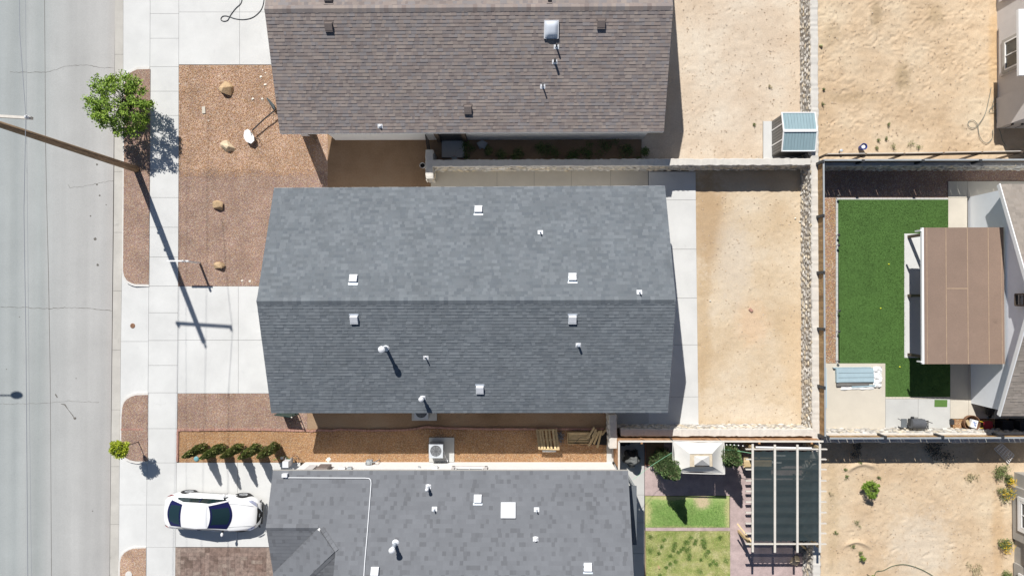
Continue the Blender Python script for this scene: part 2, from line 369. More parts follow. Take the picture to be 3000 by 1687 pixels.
def road_mat():
    m = mat('road_surface', (.412, .412, .41), .9, .05, .5, .09, 38, .15, 80, spots=.07)
    nt = m.node_tree; N = nt.nodes; L = nt.links; b = N['Principled BSDF']
    src = b.inputs['Base Color'].links[0].from_socket
    geo = N.new('ShaderNodeNewGeometry'); mp = N.new('ShaderNodeMapping'); mp.inputs['Scale'].default_value = (1, .035, 1)
    L.new(geo.outputs['Position'], mp.inputs['Vector'])
    n = N.new('ShaderNodeTexNoise'); n.inputs['Scale'].default_value = 1.1; n.inputs['Detail'].default_value = 6; L.new(mp.outputs[0], n.inputs['Vector'])
    mr = N.new('ShaderNodeMapRange'); mr.inputs[1].default_value = .3; mr.inputs[2].default_value = .7; mr.inputs[3].default_value = .90; mr.inputs[4].default_value = 1.08
    L.new(n.outputs['Fac'], mr.inputs[0])
    sx = N.new('ShaderNodeSeparateXYZ'); L.new(geo.outputs['Position'], sx.inputs[0])
    m2 = N.new('ShaderNodeMapRange'); m2.inputs[1].default_value = -27.6; m2.inputs[2].default_value = -21.2
    nw = N.new('ShaderNodeTexNoise'); nw.inputs['Scale'].default_value = .5; nw.inputs['Detail'].default_value = 4; L.new(mp.outputs[0], nw.inputs['Vector'])
    wob = N.new('ShaderNodeMath'); wob.operation = 'MULTIPLY_ADD'; L.new(nw.outputs['Fac'], wob.inputs[0]); wob.inputs[1].default_value = .5; L.new(sx.outputs[0], wob.inputs[2])
    L.new(wob.outputs[0], m2.inputs[0])
    cr = N.new('ShaderNodeValToRGB'); L.new(m2.outputs[0], cr.inputs[0]); e = cr.color_ramp.elements
    cols = [(0, (.76, .81, .81)), (.10, (.84, .89, .88)), (.17, (.74, .79, .785)), (.26, (.90, .935, .92)), (.36, (.80, .845, .83)), (.44, (.94, .955, .935)), (.62, (.965, .965, .94)), (.90, (1.0, .985, .955)), (1.0, (.99, .935, .88))]
    for k, (p, c) in enumerate(cols):
        q = e[k] if k < 2 else e.new(p)
        q.position = p; q.color = (*c, 1)
    mv = N.new('ShaderNodeVectorMath'); mv.operation = 'MULTIPLY'; L.new(src, mv.inputs[0]); L.new(cr.outputs[0], mv.inputs[1])
    sc = N.new('ShaderNodeVectorMath'); sc.operation = 'SCALE'; L.new(mv.outputs[0], sc.inputs[0]); L.new(mr.outputs[0], sc.inputs['Scale'])
    L.new(sc.outputs[0], b.inputs['Base Color'])
    return m
M_road = road_mat()
def lawn_mat():
    m = sand_mat('lawn_soil', (.20, .28, .07), (.34, .37, .14), (.52, .48, .28))
    for n in m.node_tree.nodes:
        if n.type == 'TEX_NOISE' and abs(n.inputs['Scale'].default_value-.35) < .01: n.inputs['Scale'].default_value = 1.6
    return m
M_lawn2 = lawn_mat()
M_lawn1 = sand_mat('thin_green_lawn', (.22, .34, .10), (.26, .385, .12), (.32, .41, .15), patches=[(2058, 1468, .5, .42, (.56, .44, .30), .9), (1893, 1500, .32, .9, (.52, .46, .24), .8), (2136, 1500, .28, .9, (.52, .46, .24), .7), (1960, 1456, 1.3, .16, (.52, .46, .24), .8), (2010, 1544, 2.2, .12, (.52, .46, .24), .6)])
M_grass1 = mat('lawn_blades', (.14, .28, .05), .7, .2, 3, tone=[(.18, .33, .08), (.23, .40, .11), (.28, .44, .14)])
M_grass2 = mat('patchy_blades', (.3, .36, .12), .7, .2, 3, tone=[(.24, .33, .07), (.42, .44, .15), (.54, .52, .25), (.20, .29, .06)])

# ------------------------------------------------------------------ setting: base ground, road
def zs(pts, z=0.0): return [P(a, b, z) for a, b in pts]
mb = MB()
mb.add([(-900, -900, -.2), (900, -900, -.2), (900, 900, -.2), (-900, 900, -.2)], [(0, 1, 2, 3)])
tag(obj('ground', mb, M_sand2), kind='structure')

mb = MB(); a = P(338, -60, -.12); b_ = P(320, 1760, -.12)
mb.prism([(-60, a.y+40, 0), (a.x, a.y+40, 0), (a.x, a.y, 0), (b_.x, b_.y, 0), (b_.x, b_.y-40, 0), (-60, b_.y-40, 0)], -.25, -.12)
tag(obj('road', mb, M_road), kind='structure')
# longitudinal paving joint and cracks
def ribbon(name, pts, w, z, m, jit=0):
    mb = MB(); Q = [P(x, y, z) for x, y in pts]
    vs = []
    for i, q in enumerate(Q):
        d = (Q[min(i+1, len(Q)-1)]-Q[max(i-1, 0)]).normalized(); n_ = Vector((-d.y, d.x, 0))
        ww = w*(1+random.uniform(-jit, jit))
        vs += [q+n_*ww/2, q-n_*ww/2]
    mb.add(vs, [(2*i, 2*i+1, 2*i+3, 2*i+2) for i in range(len(Q)-1)])
    o = obj(name, mb, m); tag(o, kind='structure'); return o
ribbon('road_joint', [(130, -40), (132, 200), (133, 400), (136, 562), (142, 800), (147, 1100), (149, 1400), (151, 1740)], .028, -.116, M_joint, .3)
def crack(pts, w=.018):
    out = []
    for (x0, y0), (x1, y1) in zip(pts, pts[1:]):
        n = max(2, int(math.hypot(x1-x0, y1-y0)/6))
        for i in range(n): out.append((x0+(x1-x0)*i/n+random.uniform(-1.2, 1.2), y0+(y1-y0)*i/n+random.uniform(-1.6, 1.6)))
    out.append(pts[-1])
    ribbon('road_crack', out, w, -.116, M_gstain, .5)
crack([(30, 212), (90, 213), (134, 212), (165, 205), (185, 196), (222, 191), (262, 192), (300, 199), (334, 200)])
crack([(0, 899), (60, 900), (144, 904), (190, 901), (245, 902), (300, 908), (329, 911)])
crack([(199, 540), (205, 550), (240, 548), (290, 537), (332, 530)], .014)
crack([(0, 1183), (80, 1182), (149, 1180), (200, 1174), (290, 1178)], .012)
def blob(name, px, py, r, z, m, ar=1.0, seed=0):
    c = P(px, py, z); R = random.Random(seed); n = 12; mb = MB()
    mb.add([c+Vector((math.cos(2*math.pi*i/n)*r*R.uniform(.65, 1.15)*ar, math.sin(2*math.pi*i/n)*r*R.uniform(.65, 1.15), 0)) for i in range(n)], [tuple(range(n))])
    return tag(obj(name, mb, m), kind='structure')
for i, (x, y, r) in enumerate([(284, 482, .055), (284, 541, .05), (292, 573, .05), (279, 700, .085), (286, 776, .075), (265, 633, .04), (311, 600, .03), (57, 928, .03), (19, 1081, .03), (271, 1496, .035), (223, 1108, .03)]):
    blob('oil_stain', x, y, r, -.115, M_gstain, 1, i)
ribbon('road_stain', [(162, 1154), (168, 1164)], .07, -.115, M_gstain, .4)
ribbon('road_stain', [(178, 1182), (190, 1185), (200, 1200), (212, 1215), (219, 1227)], .04, -.115, M_gstain, .8)
blob('road_stain', 219, 1225, .07, -.114, M_gstain, 1.2, 5)

# ------------------------------------------------------------------ concrete slabs with recessed joints
def inset(pts, g):
    cx = sum(p.x for p in pts)/len(pts); cy = sum(p.y for p in pts)/len(pts)
    hx = max(abs(p.x-cx) for p in pts); hy = max(abs(p.y-cy) for p in pts)
    return [Vector((cx+(p.x-cx)*(1-g/max(hx, .05)), cy+(p.y-cy)*(1-g/max(hy, .05)), p.z)) for p in pts]
def slab(name, polys, z, m, gap=.007, thick=.12, label=None, zf=None, piece='panel'):
    """polys: list of pixel polygons; one base piece of the setting, one part per panel"""
    base = MB(); P3 = []
    for poly in polys:
        q = [P(x, y, z if zf is None else zf(x)) for x, y in poly]; P3.append(q)
        base.prism([(p.x, p.y, p.z-.03) for p in q], z-thick-.12, None)
    o = obj(name, base, M_joint); tag(o, kind='structure')
    for q in P3:
        mb = MB(); mb.prism([tuple(p) for p in inset(q, gap)], z-thick, None)
        obj(piece, mb, m, o)
    return o
def rects(xs, ys):
    """grid of quads, xs/ys lists of boundaries (xs entries may be functions of y)"""
    X = lambda x, y: x(y) if callable(x) else x
    return [[(X(xs[i], ys[j]), ys[j]), (X(xs[i+1], ys[j]), ys[j]), (X(xs[i+1], ys[j+1]), ys[j+1]), (X(xs[i], ys[j+1]), ys[j+1])] for j in range(len(ys)-1) for i in range(len(xs)-1)]
def lx(pts):
    def f(y):
        return float(np.interp(y, [p[1] for p in pts], [p[0] for p in pts]))
    return f
swl = lx([(440, 0), (437.5, 562), (434, 1124), (427, 1687)]); swr = lx([(524, 0), (523, 562), (520.5, 1124), (513, 1687)])
gutL = lx([(337, 0), (334, 562), (329, 1000), (321, 1687)]); gutR = lx([(361, 0), (360.5, 562), (354, 1000), (347, 1687)])
slab('sidewalk', rects([swl, swr], [-60, 41, 113, 196, 268, 339, 425, 499, 579, 666, 753, 838, 916, 997, 1070, 1150, 1255, 1355, 1478, 1602, 1740]), 0.03, M_concrete)
slab('gutter', rects([gutL, gutR], [-60, 160, 320, 503, 681, 852, 1025, 1200, 1366, 1535, 1740]), -.10, M_gutter, .006, .1)
def apron(polys):
    base = MB()
    o = None; P3 = []
    for poly in polys:
        q = [P(x, y, -.095 if x < 400 else 0.026) for x, y in poly]; P3.append(q)
        base.prism([(p.x, p.y, p.z-.03) for p in q], -.24, None)
    o = obj('driveway_apron', base, M_joint); tag(o, kind='structure')
    for q in P3:
        mb = MB(); mb.prism([tuple(p) for p in inset(q, .006)], -.22, None)
        obj('panel', mb, M_concrete, o)
apron([[(gutR(a), a), (swl(a), a), (swl(c), c), (gutR(c), c)] for a, c in [(-60, 250), (780, 1000), (1000, 1215), (1300, 1478), (1478, 1690)]])
# verge islands with rounded kerb
def island(poly, m, name):
    q = [P(x, y, .06) for x, y in poly]
    mb = MB(); mb.prism([tuple(p) for p in q], -.2, .06)
    tag(obj('kerb', mb, M_curb), kind='structure')
    inner = inset(q, .13)
    xr = max(p.x for p in q)
    inner = [Vector((xr-.002 if abs(p.x-max(v.x for v in inner)) < .08 else p.x, p.y, .055)) for p in inner]
    mb = MB(); mb.prism([tuple(p) for p in inner], -.1, .064)
    tag(obj(name, mb, m), kind='structure')
    return [tuple(p) for p in inner]
isl1 = island([(438, 196), (403, 197), (388, 203), (375, 212), (366, 226), (361, 245), (359, 562), (357, 800), (361, 815), (370, 828), (383, 835), (396, 839), (436, 840)], M_gravel_r, 'verge_gravel')
isl2 = island([(433.5, 1149), (400, 1150), (384, 1155), (370, 1163), (360, 1174), (355, 1190), (352, 1221), (351, 1330), (356, 1338), (366, 1347), (381, 1354), (400, 1358), (432, 1358)], M_gravel_r, 'verge_gravel')
isl3 = island([(428, 1601), (392, 1603), (376, 1608), (362, 1616), (352, 1628), (347, 1645), (345, 1760), (427, 1760)], M_gravel_t, 'verge_gravel')

slab('driveway', rects([swr, 702, 870], [-60, 36, 190]), 0.03, M_concrete)
slab('driveway', rects([swr, 698, 880], [838.5, 996, 1152]), 0.03, M_concrete)
slab('driveway', rects([swr, 696, 880], [1354.5, 1477.5, 1601.5]), 0.03, M_concrete)
# brown stamped strip with border bands
def ashlar(x0, x1, y0, y1, cell, seed):
    R = random.Random(seed); nx = max(1, int((x1-x0)/cell)); ny = max(1, int((y1-y0)/cell)); dx = (x1-x0)/nx; dy = (y1-y0)/ny
    used = set(); out = []
    for j in range(ny):
        for i in range(nx):
            if (i, j) in used: continue
            w, h = R.choice([(1, 1), (2, 1), (1, 2), (2, 2), (3, 1), (1, 3), (2, 1)])
            while w > 1 and (i+w > nx or any((i+a, j) in used for a in range(w))): w -= 1
            while h > 1 and (j+h > ny or any((i+a, j+b) in used for a in range(w) for b in range(h))): h -= 1
            for a in range(w):
                for b in range(h): used.add((i+a, j+b))
            out.append([(x0+i*dx, y0+j*dy), (x0+(i+w)*dx, y0+j*dy), (x0+(i+w)*dx, y0+(j+h)*dy), (x0+i*dx, y0+(j+h)*dy)])
    return out
sx = lx([(514, 1600), (512, 1740)])
slab('stamped_driveway', rects([513.5, 529], [1603, 1740])+rects([529, 600, 614, 688, 703, 780], [1603, 1618])+rects([600, 614], [1618, 1740])+rects([688, 703], [1618, 1740])+rects([780, 800], [1603, 1740])
     +ashlar(529, 600, 1618, 1740, 11, 1)+ashlar(614, 688, 1618, 1740, 11, 2)+ashlar(703, 780, 1618, 1740, 11, 3), 0.03, M_stamp_b, .0035, piece='stamped_stone')

def sheet(name, poly, z, m, kind='structure'):
    mb = MB(); mb.prism([tuple(P(x, y, z)) for x, y in poly], -.15, z)
    return tag(obj(name, mb, m), kind=kind)
def sandgrid(name, poly, m, z=0.0, step=.12, amp=.02, seed=1, mounds=(), prints=0):
    pts = [P(x, y, z) for x, y in poly]
    x0 = min(p.x for p in pts); x1 = max(p.x for p in pts); y0 = min(p.y for p in pts); y1 = max(p.y for p in pts)
    nx = int((x1-x0)/step)+1; ny = int((y1-y0)/step)+1
    gx, gy = np.meshgrid(np.linspace(x0, x1, nx+1), np.linspace(y0, y1, ny+1), indexing='ij')
    h = (noise2(gx*.8, gy*.8, seed)-.5)*1.0+(noise2(gx*2.6, gy*2.6, seed+1)-.5)*.9+(noise2(gx*6, gy*6, seed+2)-.5)*.7
    z_ = z+h*amp-amp
    for (mx, my, r, wdt, hh, a0, a1) in mounds:
        c = P(mx, my, 0); d = np.hypot(gx-c.x, gy-c.y); an = np.degrees(np.arctan2(gy-c.y, gx-c.x)) % 360
        k = np.exp(-((d-r)/wdt)**2)*hh
        span = (a1-a0) % 360; rel = (an-a0) % 360
        k = np.where(rel < span, k*np.clip(np.minimum(rel, span-rel)/25, 0, 1), 0); z_ = z_+k
    rp = np.random.default_rng(seed+50)
    for _ in range(prints):      # footprints and scuffs pressed into the sand
        cx = rp.uniform(x0, x1); cy = rp.uniform(y0, y1)
        if noise2(np.array([cx*.5]), np.array([cy*.5]), seed+9)[0] < .42: continue
        a = rp.normal(.5, .5); l = rp.uniform(.10, .24); w = rp.uniform(.045, .08); hh = rp.uniform(.006, .026)
        i0 = max(int((cx-.6-x0)/(x1-x0)*nx), 0); i1 = min(int((cx+.6-x0)/(x1-x0)*nx)+1, nx+1); j0 = max(int((cy-.6-y0)/(y1-y0)*ny), 0); j1 = min(int((cy+.6-y0)/(y1-y0)*ny)+1, ny+1)
        X = gx[i0:i1, j0:j1]-cx; Y = gy[i0:i1, j0:j1]-cy; U_ = X*np.cos(a)+Y*np.sin(a); V2 = -X*np.sin(a)+Y*np.cos(a)
        r2 = (U_/l)**2+(V2/w)**2; z_[i0:i1, j0:j1] += hh*(-np.exp(-r2)+.45*np.exp(-((np.sqrt(r2)-1.6)/.5)**2))
    V = np.stack([gx, gy, z_], -1).reshape(-1, 3)
    idx = np.arange((nx+1)*(ny+1)).reshape(nx+1, ny+1)
    F = np.stack([idx[:-1, :-1], idx[1:, :-1], idx[1:, 1:], idx[:-1, 1:]], -1).reshape(-1, 4)
    return raw(name, V, F, m, kind='structure', smooth=True)

sandgrid('sand_yard', [(1880, -80), (2372, -80), (2372, 495), (1880, 495)], M_sand, .0, .07, .026, 3, prints=170)
sandgrid('sand_yard', [(2040, 500), (2355, 500), (2355, 1262), (2040, 1262)], M_sand3, .0, .07, .022, 9, prints=110)
sandgrid('sand_yard', [(2365, -80), (3080, -80), (3080, 492), (2365, 492)], M_sand2, .0, .055, .045, 5, prints=1500)
sandgrid('sand_yard', [(2385, 1268), (3080, 1268), (3080, 1760), (2385, 1760)], M_sand2, .0, .06, .035, 7, prints=260,
         mounds=[(2530, 1415, 1.0, .11, .12, 40, 150), (2510, 1635, .85, .09, .13, 30, 140)])
# dirt side yards
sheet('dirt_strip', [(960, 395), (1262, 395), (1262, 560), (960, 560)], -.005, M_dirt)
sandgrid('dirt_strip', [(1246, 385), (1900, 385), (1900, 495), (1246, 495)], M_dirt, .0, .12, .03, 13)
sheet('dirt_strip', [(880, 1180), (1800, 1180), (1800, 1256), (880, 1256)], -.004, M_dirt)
# front gravel
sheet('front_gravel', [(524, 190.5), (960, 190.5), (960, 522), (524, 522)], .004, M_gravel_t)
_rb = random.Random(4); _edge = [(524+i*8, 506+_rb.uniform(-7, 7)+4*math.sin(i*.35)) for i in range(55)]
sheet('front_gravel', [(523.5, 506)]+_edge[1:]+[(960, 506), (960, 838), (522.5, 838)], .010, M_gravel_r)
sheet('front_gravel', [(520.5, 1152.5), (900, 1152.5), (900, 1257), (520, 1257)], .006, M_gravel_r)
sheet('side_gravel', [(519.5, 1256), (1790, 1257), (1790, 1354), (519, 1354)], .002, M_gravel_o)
# rear walk of the middle house
rx = lx([(2038, 500), (2041, 800), (2047, 1250)])
slab('rear_walk', rects([1900, rx], [503, 586, 730, 873, 1010, 1162, 1250]), 0.03, M_concrete)
slab('side_walk', rects([1262, 1456, 1565, 1674, 1789, 1899], [500, 575]), 0.03, M_concrete2)
slab('side_walk', rects([1800, 1905], [1190, 1252]), .028, M_concrete3)
# tan dirt threshold by the lower gate
slab('gate_pad', rects([1777, 1815], [1300, 1354]), .02, M_concrete3)

# ---- right yard ground
sheet('yard_gravel', [(2400, 488), (3060, 488), (3060, 582), (2400, 582)], .0, M_gravel_r)
sheet('yard_gravel', [(2400, 582), (2450, 582), (2450, 1064), (2400, 1064)], .001, M_gravel_p)
sheet('yard_gravel', [(2784, 1227), (3060, 1227), (3060, 1262), (2784, 1262)], .0, M_gravel_o)
slab('paver_border', rects([2449, 2455.5], list(np.linspace(585, 1064, 37)))+rects(list(np.linspace(2449, 2778, 25)), [579.5, 585]), .035, M_concrete3, .004, piece='paver')
sheet('artificial_lawn', [(2455.5, 585), (2778, 585), (2778, 684), (2651, 684), (2653, 1048), (2784, 1048), (2784, 1162), (2594, 1162), (2593, 1064), (2461, 1064)], .03, M_turf)
slab('paver_border', rects(list(np.linspace(2594, 2784, 20)), [1162, 1168]), .035, M_concrete2, .004, piece='paver')
slab('patio_slab', rects([2649, 2834], [684, 866, 1048]), .04, M_concrete)
slab('patio_walk', rects([2778, 2834], [531, 579, 684])+rects([2834, 3060], [531, 583])+rects([2784, 2838, 2950, 3060], [1048, 1171, 1226]), .038, M_concrete2)
slab('shed_pad', rects([2413, 2594], [1064, 1256]), .06, M_concrete2)
slab('grill_pad', rects([2594, 2690, 2784], [1168, 1256]), .045, M_concrete3)
slab('shed_base', rects([2236, 2350], [355, 472]), .05, M_concrete)
# ---- lower yard (behind the grey-roofed house)
slab('yard_walk', rects([1800, 1888], [1262, 1449, 1530, 1620, 1760]), .02, M_concrete3)
sheet('planting_bed', [(1890, 1262), (1945, 1262), (1945, 1359), (1890, 1359)], .012, M_dirt)
sheet('stamped_patio', [(1889, 1262), (2400, 1262), (2400, 1760), (2139, 1760), (2139, 1451), (1889, 1451)], .008, M_stamp)
sheet('lawn', [(1890, 1453), (2137, 1453), (2137, 1544), (1891, 1544)], .012, M_lawn1)
slab('paver_strip', rects([1891, 2015, 2139], [1544.5, 1554.5]), .03, M_stamp, .006)
sheet('lawn', [(1892, 1555), (2138, 1555), (2140, 1760), (1894, 1760)], .012, M_lawn2)

# grass blades, turf blades: stuff
def blades(name, poly, n, m, h=.05, w=.02, z=.012, seed=2, thin=None):
    pts = [P(x, y, z) for x, y in poly]; r = np.random.default_rng(seed)
    x0 = min(p.x for p in pts); x1 = max(p.x for p in pts); y0 = min(p.y for p in pts); y1 = max(p.y for p in pts)
    x = r.uniform(x0, x1, n*2); y = r.uniform(y0, y1, n*2)
    k = inpoly(x, y, pts)
    if thin is not None: k &= r.random(len(x)) < thin(x, y)
    x = x[k][:n]; y = y[k][:n]; n = len(x)
    a = r.uniform(0, 2*np.pi, n); l = r.uniform(.6, 1.3, n)*h; ln = r.uniform(.2, .9, n)*h; d = r.uniform(0, 2*np.pi, n)
    B = np.stack([x, y, np.full(n, z)], -1); u = np.stack([np.cos(a), np.sin(a), 0*a], -1)*w/2
    T = B+np.stack([np.cos(d)*ln, np.sin(d)*ln, l], -1)
    V = np.stack([B-u, B+u, T], 1).reshape(-1, 3); F = np.arange(3*n).reshape(-1, 3)
    nz = noise2(x*1.3, y*1.3, seed)
    return tag(raw(name, V, F, m, np.clip(nz*.8+r.uniform(0, .3, n), 0, 1), kind='stuff'))
def stuff(o, label, cat): o['label'] = label; o['category'] = cat; return o
stuff(blades('lawn_grass', [(1890, 1453), (2137, 1453), (2137, 1544), (1891, 1544)], 16000, M_grass1, .04, .02, .01, 2, thin=lambda x, y: np.clip(np.minimum.reduce([np.hypot(x-P(2058, 1468).x, y-P(2058, 1468).y)*2.2-.5, (x-P(1890, 1500).x)*1.8, (P(2137, 1500).x-x)*1.8, (P(0, 1453).y-y)*2.4, (y-P(0, 1544).y)*4]), .04, 1)), 'short green lawn grass beside the stamped patio', 'grass')
stuff(blades('patchy_grass', [(1892, 1555), (2138, 1555), (2140, 1750), (1894, 1750)], 26000, M_grass2, .05, .022, .01, 4), 'yellowing patchy lawn grass at the bottom of the yard', 'grass')
_r = np.random.default_rng(8)
for _i in range(1):
    cx_ = []; 
    for _k in range(38):
        tx = _r.normal(2020, 50); ty = _r.uniform(1565, 1685); tx = min(max(tx, 1905), 2130); cx_.append(P(tx, ty, 0))
    V_l = []; T_l = []
    for c_ in cx_:
        n_ = 130; rr_ = _r.uniform(.04, .08); x_ = _r.normal(c_.x, rr_, n_); y_ = _r.normal(c_.y, rr_, n_); a_ = _r.uniform(0, 6.28, n_); d_ = _r.uniform(0, 6.28, n_)
        B_ = np.stack([x_, y_, np.full(n_, .01)], -1); u_ = np.stack([np.cos(a_), np.sin(a_), 0*a_], -1)*.013; T_ = B_+np.stack([np.cos(d_)*.04, np.sin(d_)*.04, np.full(n_, .075)], -1)
        V_l.append(np.stack([B_-u_, B_+u_, T_], 1).reshape(-1, 3)); T_l.append(_r.random(n_))
    V_l = np.concatenate(V_l)
    stuff(raw('grass_tufts', V_l, np.arange(len(V_l)).reshape(-1, 3), mat('dark_tuft', (.1, .2, .04), .7, .2, 3, tone=[(.13, .23, .05), (.18, .29, .07), (.24, .34, .10)]), np.concatenate(T_l), kind='stuff'), 'darker green tufts dotted over the patchy lawn', 'grass')
stuff(blades('turf_pile', [(2456, 586), (2777, 586), (2777, 684), (2650, 684), (2652, 1048), (2783, 1048), (2783, 1161), (2595, 1161), (2594, 1064), (2462, 1064)], 60000, M_turf_b, .03, .02, .03, 5), 'dark green artificial turf pile around the covered patio', 'turf')

# loose stones over the gravel: stuff
def pebbles(name, polys, n, m, size=(.02, .05), seed=3, zt=.01, label='', world=False):
    r = np.random.default_rng(seed); allv = []; allf = []; tn = []
    areas = []; PP = []
    for poly in polys:
        pts = poly if world else [P(x, y, 0) for x, y in poly]
        pts = [(p[0], p[1]) for p in pts]; PP.append(pts)
        areas.append(abs(sum(pts[i][0]*pts[(i+1) % len(pts)][1]-pts[(i+1) % len(pts)][0]*pts[i][1] for i in range(len(pts))))/2)
    tot = sum(areas); off = 0
    base = np.array([(1, 0, 0), (0, 1, 0), (-1, 0, 0), (0, -1, 0), (0, 0, 1)], float)
    fb = np.array([(0, 1, 4), (1, 2, 4), (2, 3, 4), (3, 0, 4)])
    for pts, ar in zip(PP, areas):
        k = int(n*ar/tot); A = np.array(pts); lo = A.min(0); hi = A.max(0)
        x = r.uniform(lo[0], hi[0], int(k*1.6)); y = r.uniform(lo[1], hi[1], int(k*1.6))
        s = inpoly(x, y, pts); x = x[s][:k]; y = y[s][:k]; k = len(x)
        sz = r.uniform(*size, k); a = r.uniform(0, 6.28, k); st = r.uniform(.6, 1.3, (k, 3))
        bb = base[None]*st[:, None, :]*sz[:, None, None]; bb[:, 4, :2] += (r.uniform(-.4, .4, (k, 2))*sz[:, None])
        c, s_ = np.cos(a)[:, None], np.sin(a)[:, None]
        X = bb[:, :, 0]*c-bb[:, :, 1]*s_+x[:, None]; Y = bb[:, :, 0]*s_+bb[:, :, 1]*c+y[:, None]; Z = bb[:, :, 2]*.7+zt
        allv.append(np.stack([X, Y, Z], -1).reshape(-1, 3))
        allf.append((fb[None]+np.arange(k)[:, None, None]*5).reshape(-1, 3)+off); off += 5*k
        tn.append(np.repeat(r.random(k), 4))
    o = raw(name, np.concatenate(allv), np.concatenate(allf), m, np.concatenate(tn), kind='stuff')
    return stuff(o, label, 'gravel')
M_peb_r = mat('red_chip', (.3, .2, .15), .9, .1, 9, tone=[(0.377, 0.237, 0.174), (0.478, 0.338, 0.233), (0.327, 0.220, 0.191), (0.545, 0.439, 0.342), (0.428, 0.254, 0.157), (0.352, 0.229, 0.199)])
M_peb_o = mat('orange_chip', (.4, .25, .12), .9, .1, 9, tone=[(0.498, 0.290, 0.135), (0.588, 0.370, 0.202), (0.438, 0.247, 0.128), (0.618, 0.457, 0.320), (0.528, 0.298, 0.142), (0.409, 0.240, 0.142)])
pebbles('gravel_chips', [[(525, 192), (800, 192), (925, 400), (925, 518), (525, 518)], [tuple(p) for p in []] or [(430, 1610), (360, 1630), (350, 1700), (428, 1700)]], 14000, M_peb_o, (.012, .026), 3, .02, 'loose tan and orange gravel chips in the front yard of the brown roofed house')
pebbles('gravel_chips', [[(525, 496), (930, 496), (790, 836), (524, 836)], [(522, 1154), (830, 1154), (870, 1250), (522, 1250)]], 16000, M_peb_r, (.012, .026), 4, .015, 'loose reddish gravel chips in the front yard of the charcoal roofed house')
pebbles('gravel_chips', [isl1, isl2], 4500, M_peb_r, (.012, .024), 6, .066, 'loose reddish gravel chips in the kerbside verges', True)
pebbles('gravel_chips', [[(521, 1262), (1775, 1262), (1775, 1352), (521, 1352)]], 15000, M_peb_o, (.012, .026), 7, .012, 'loose orange gravel chips between the two lower houses')
pebbles('gravel_chips', [[(2412, 584), (2447, 584), (2447, 1062), (2412, 1062)]], 3000, M_peb_o, (.012, .024), 8, .012, 'loose pink and orange gravel chips along the wooden fence')
M_clod = mat('sand_clod', (.5, .38, .26), .95, .15, 7, tone=[(.42, .30, .19), (.55, .43, .30), (.62, .54, .44), (.36, .26, .18), (.6, .46, .33)])
for i, (pl, n, lb) in enumerate([([(1995, -20), (2335, -20), (2335, 462), (1990, 462)], 800, 'scattered small stones on the pale sand behind the brown roofed house'),
                                 ([(2050, 575), (2335, 575), (2335, 1240), (2055, 1240)], 600, 'scattered small stones on the sand behind the charcoal roofed house'),
                                 ([(2405, 0), (2900, 0), (2910, 440), (2405, 440)], 900, 'scattered clods on the trampled sand beside the window wall'),
                                 ([(2425, 1300), (2930, 1300), (2940, 1680), (2425, 1680)], 1200, 'scattered stones and clods on the sand of the lower right yard')]):
    pebbles('loose_stones', [pl], n, M_clod, (.012, .035), 20+i, .0, lb)

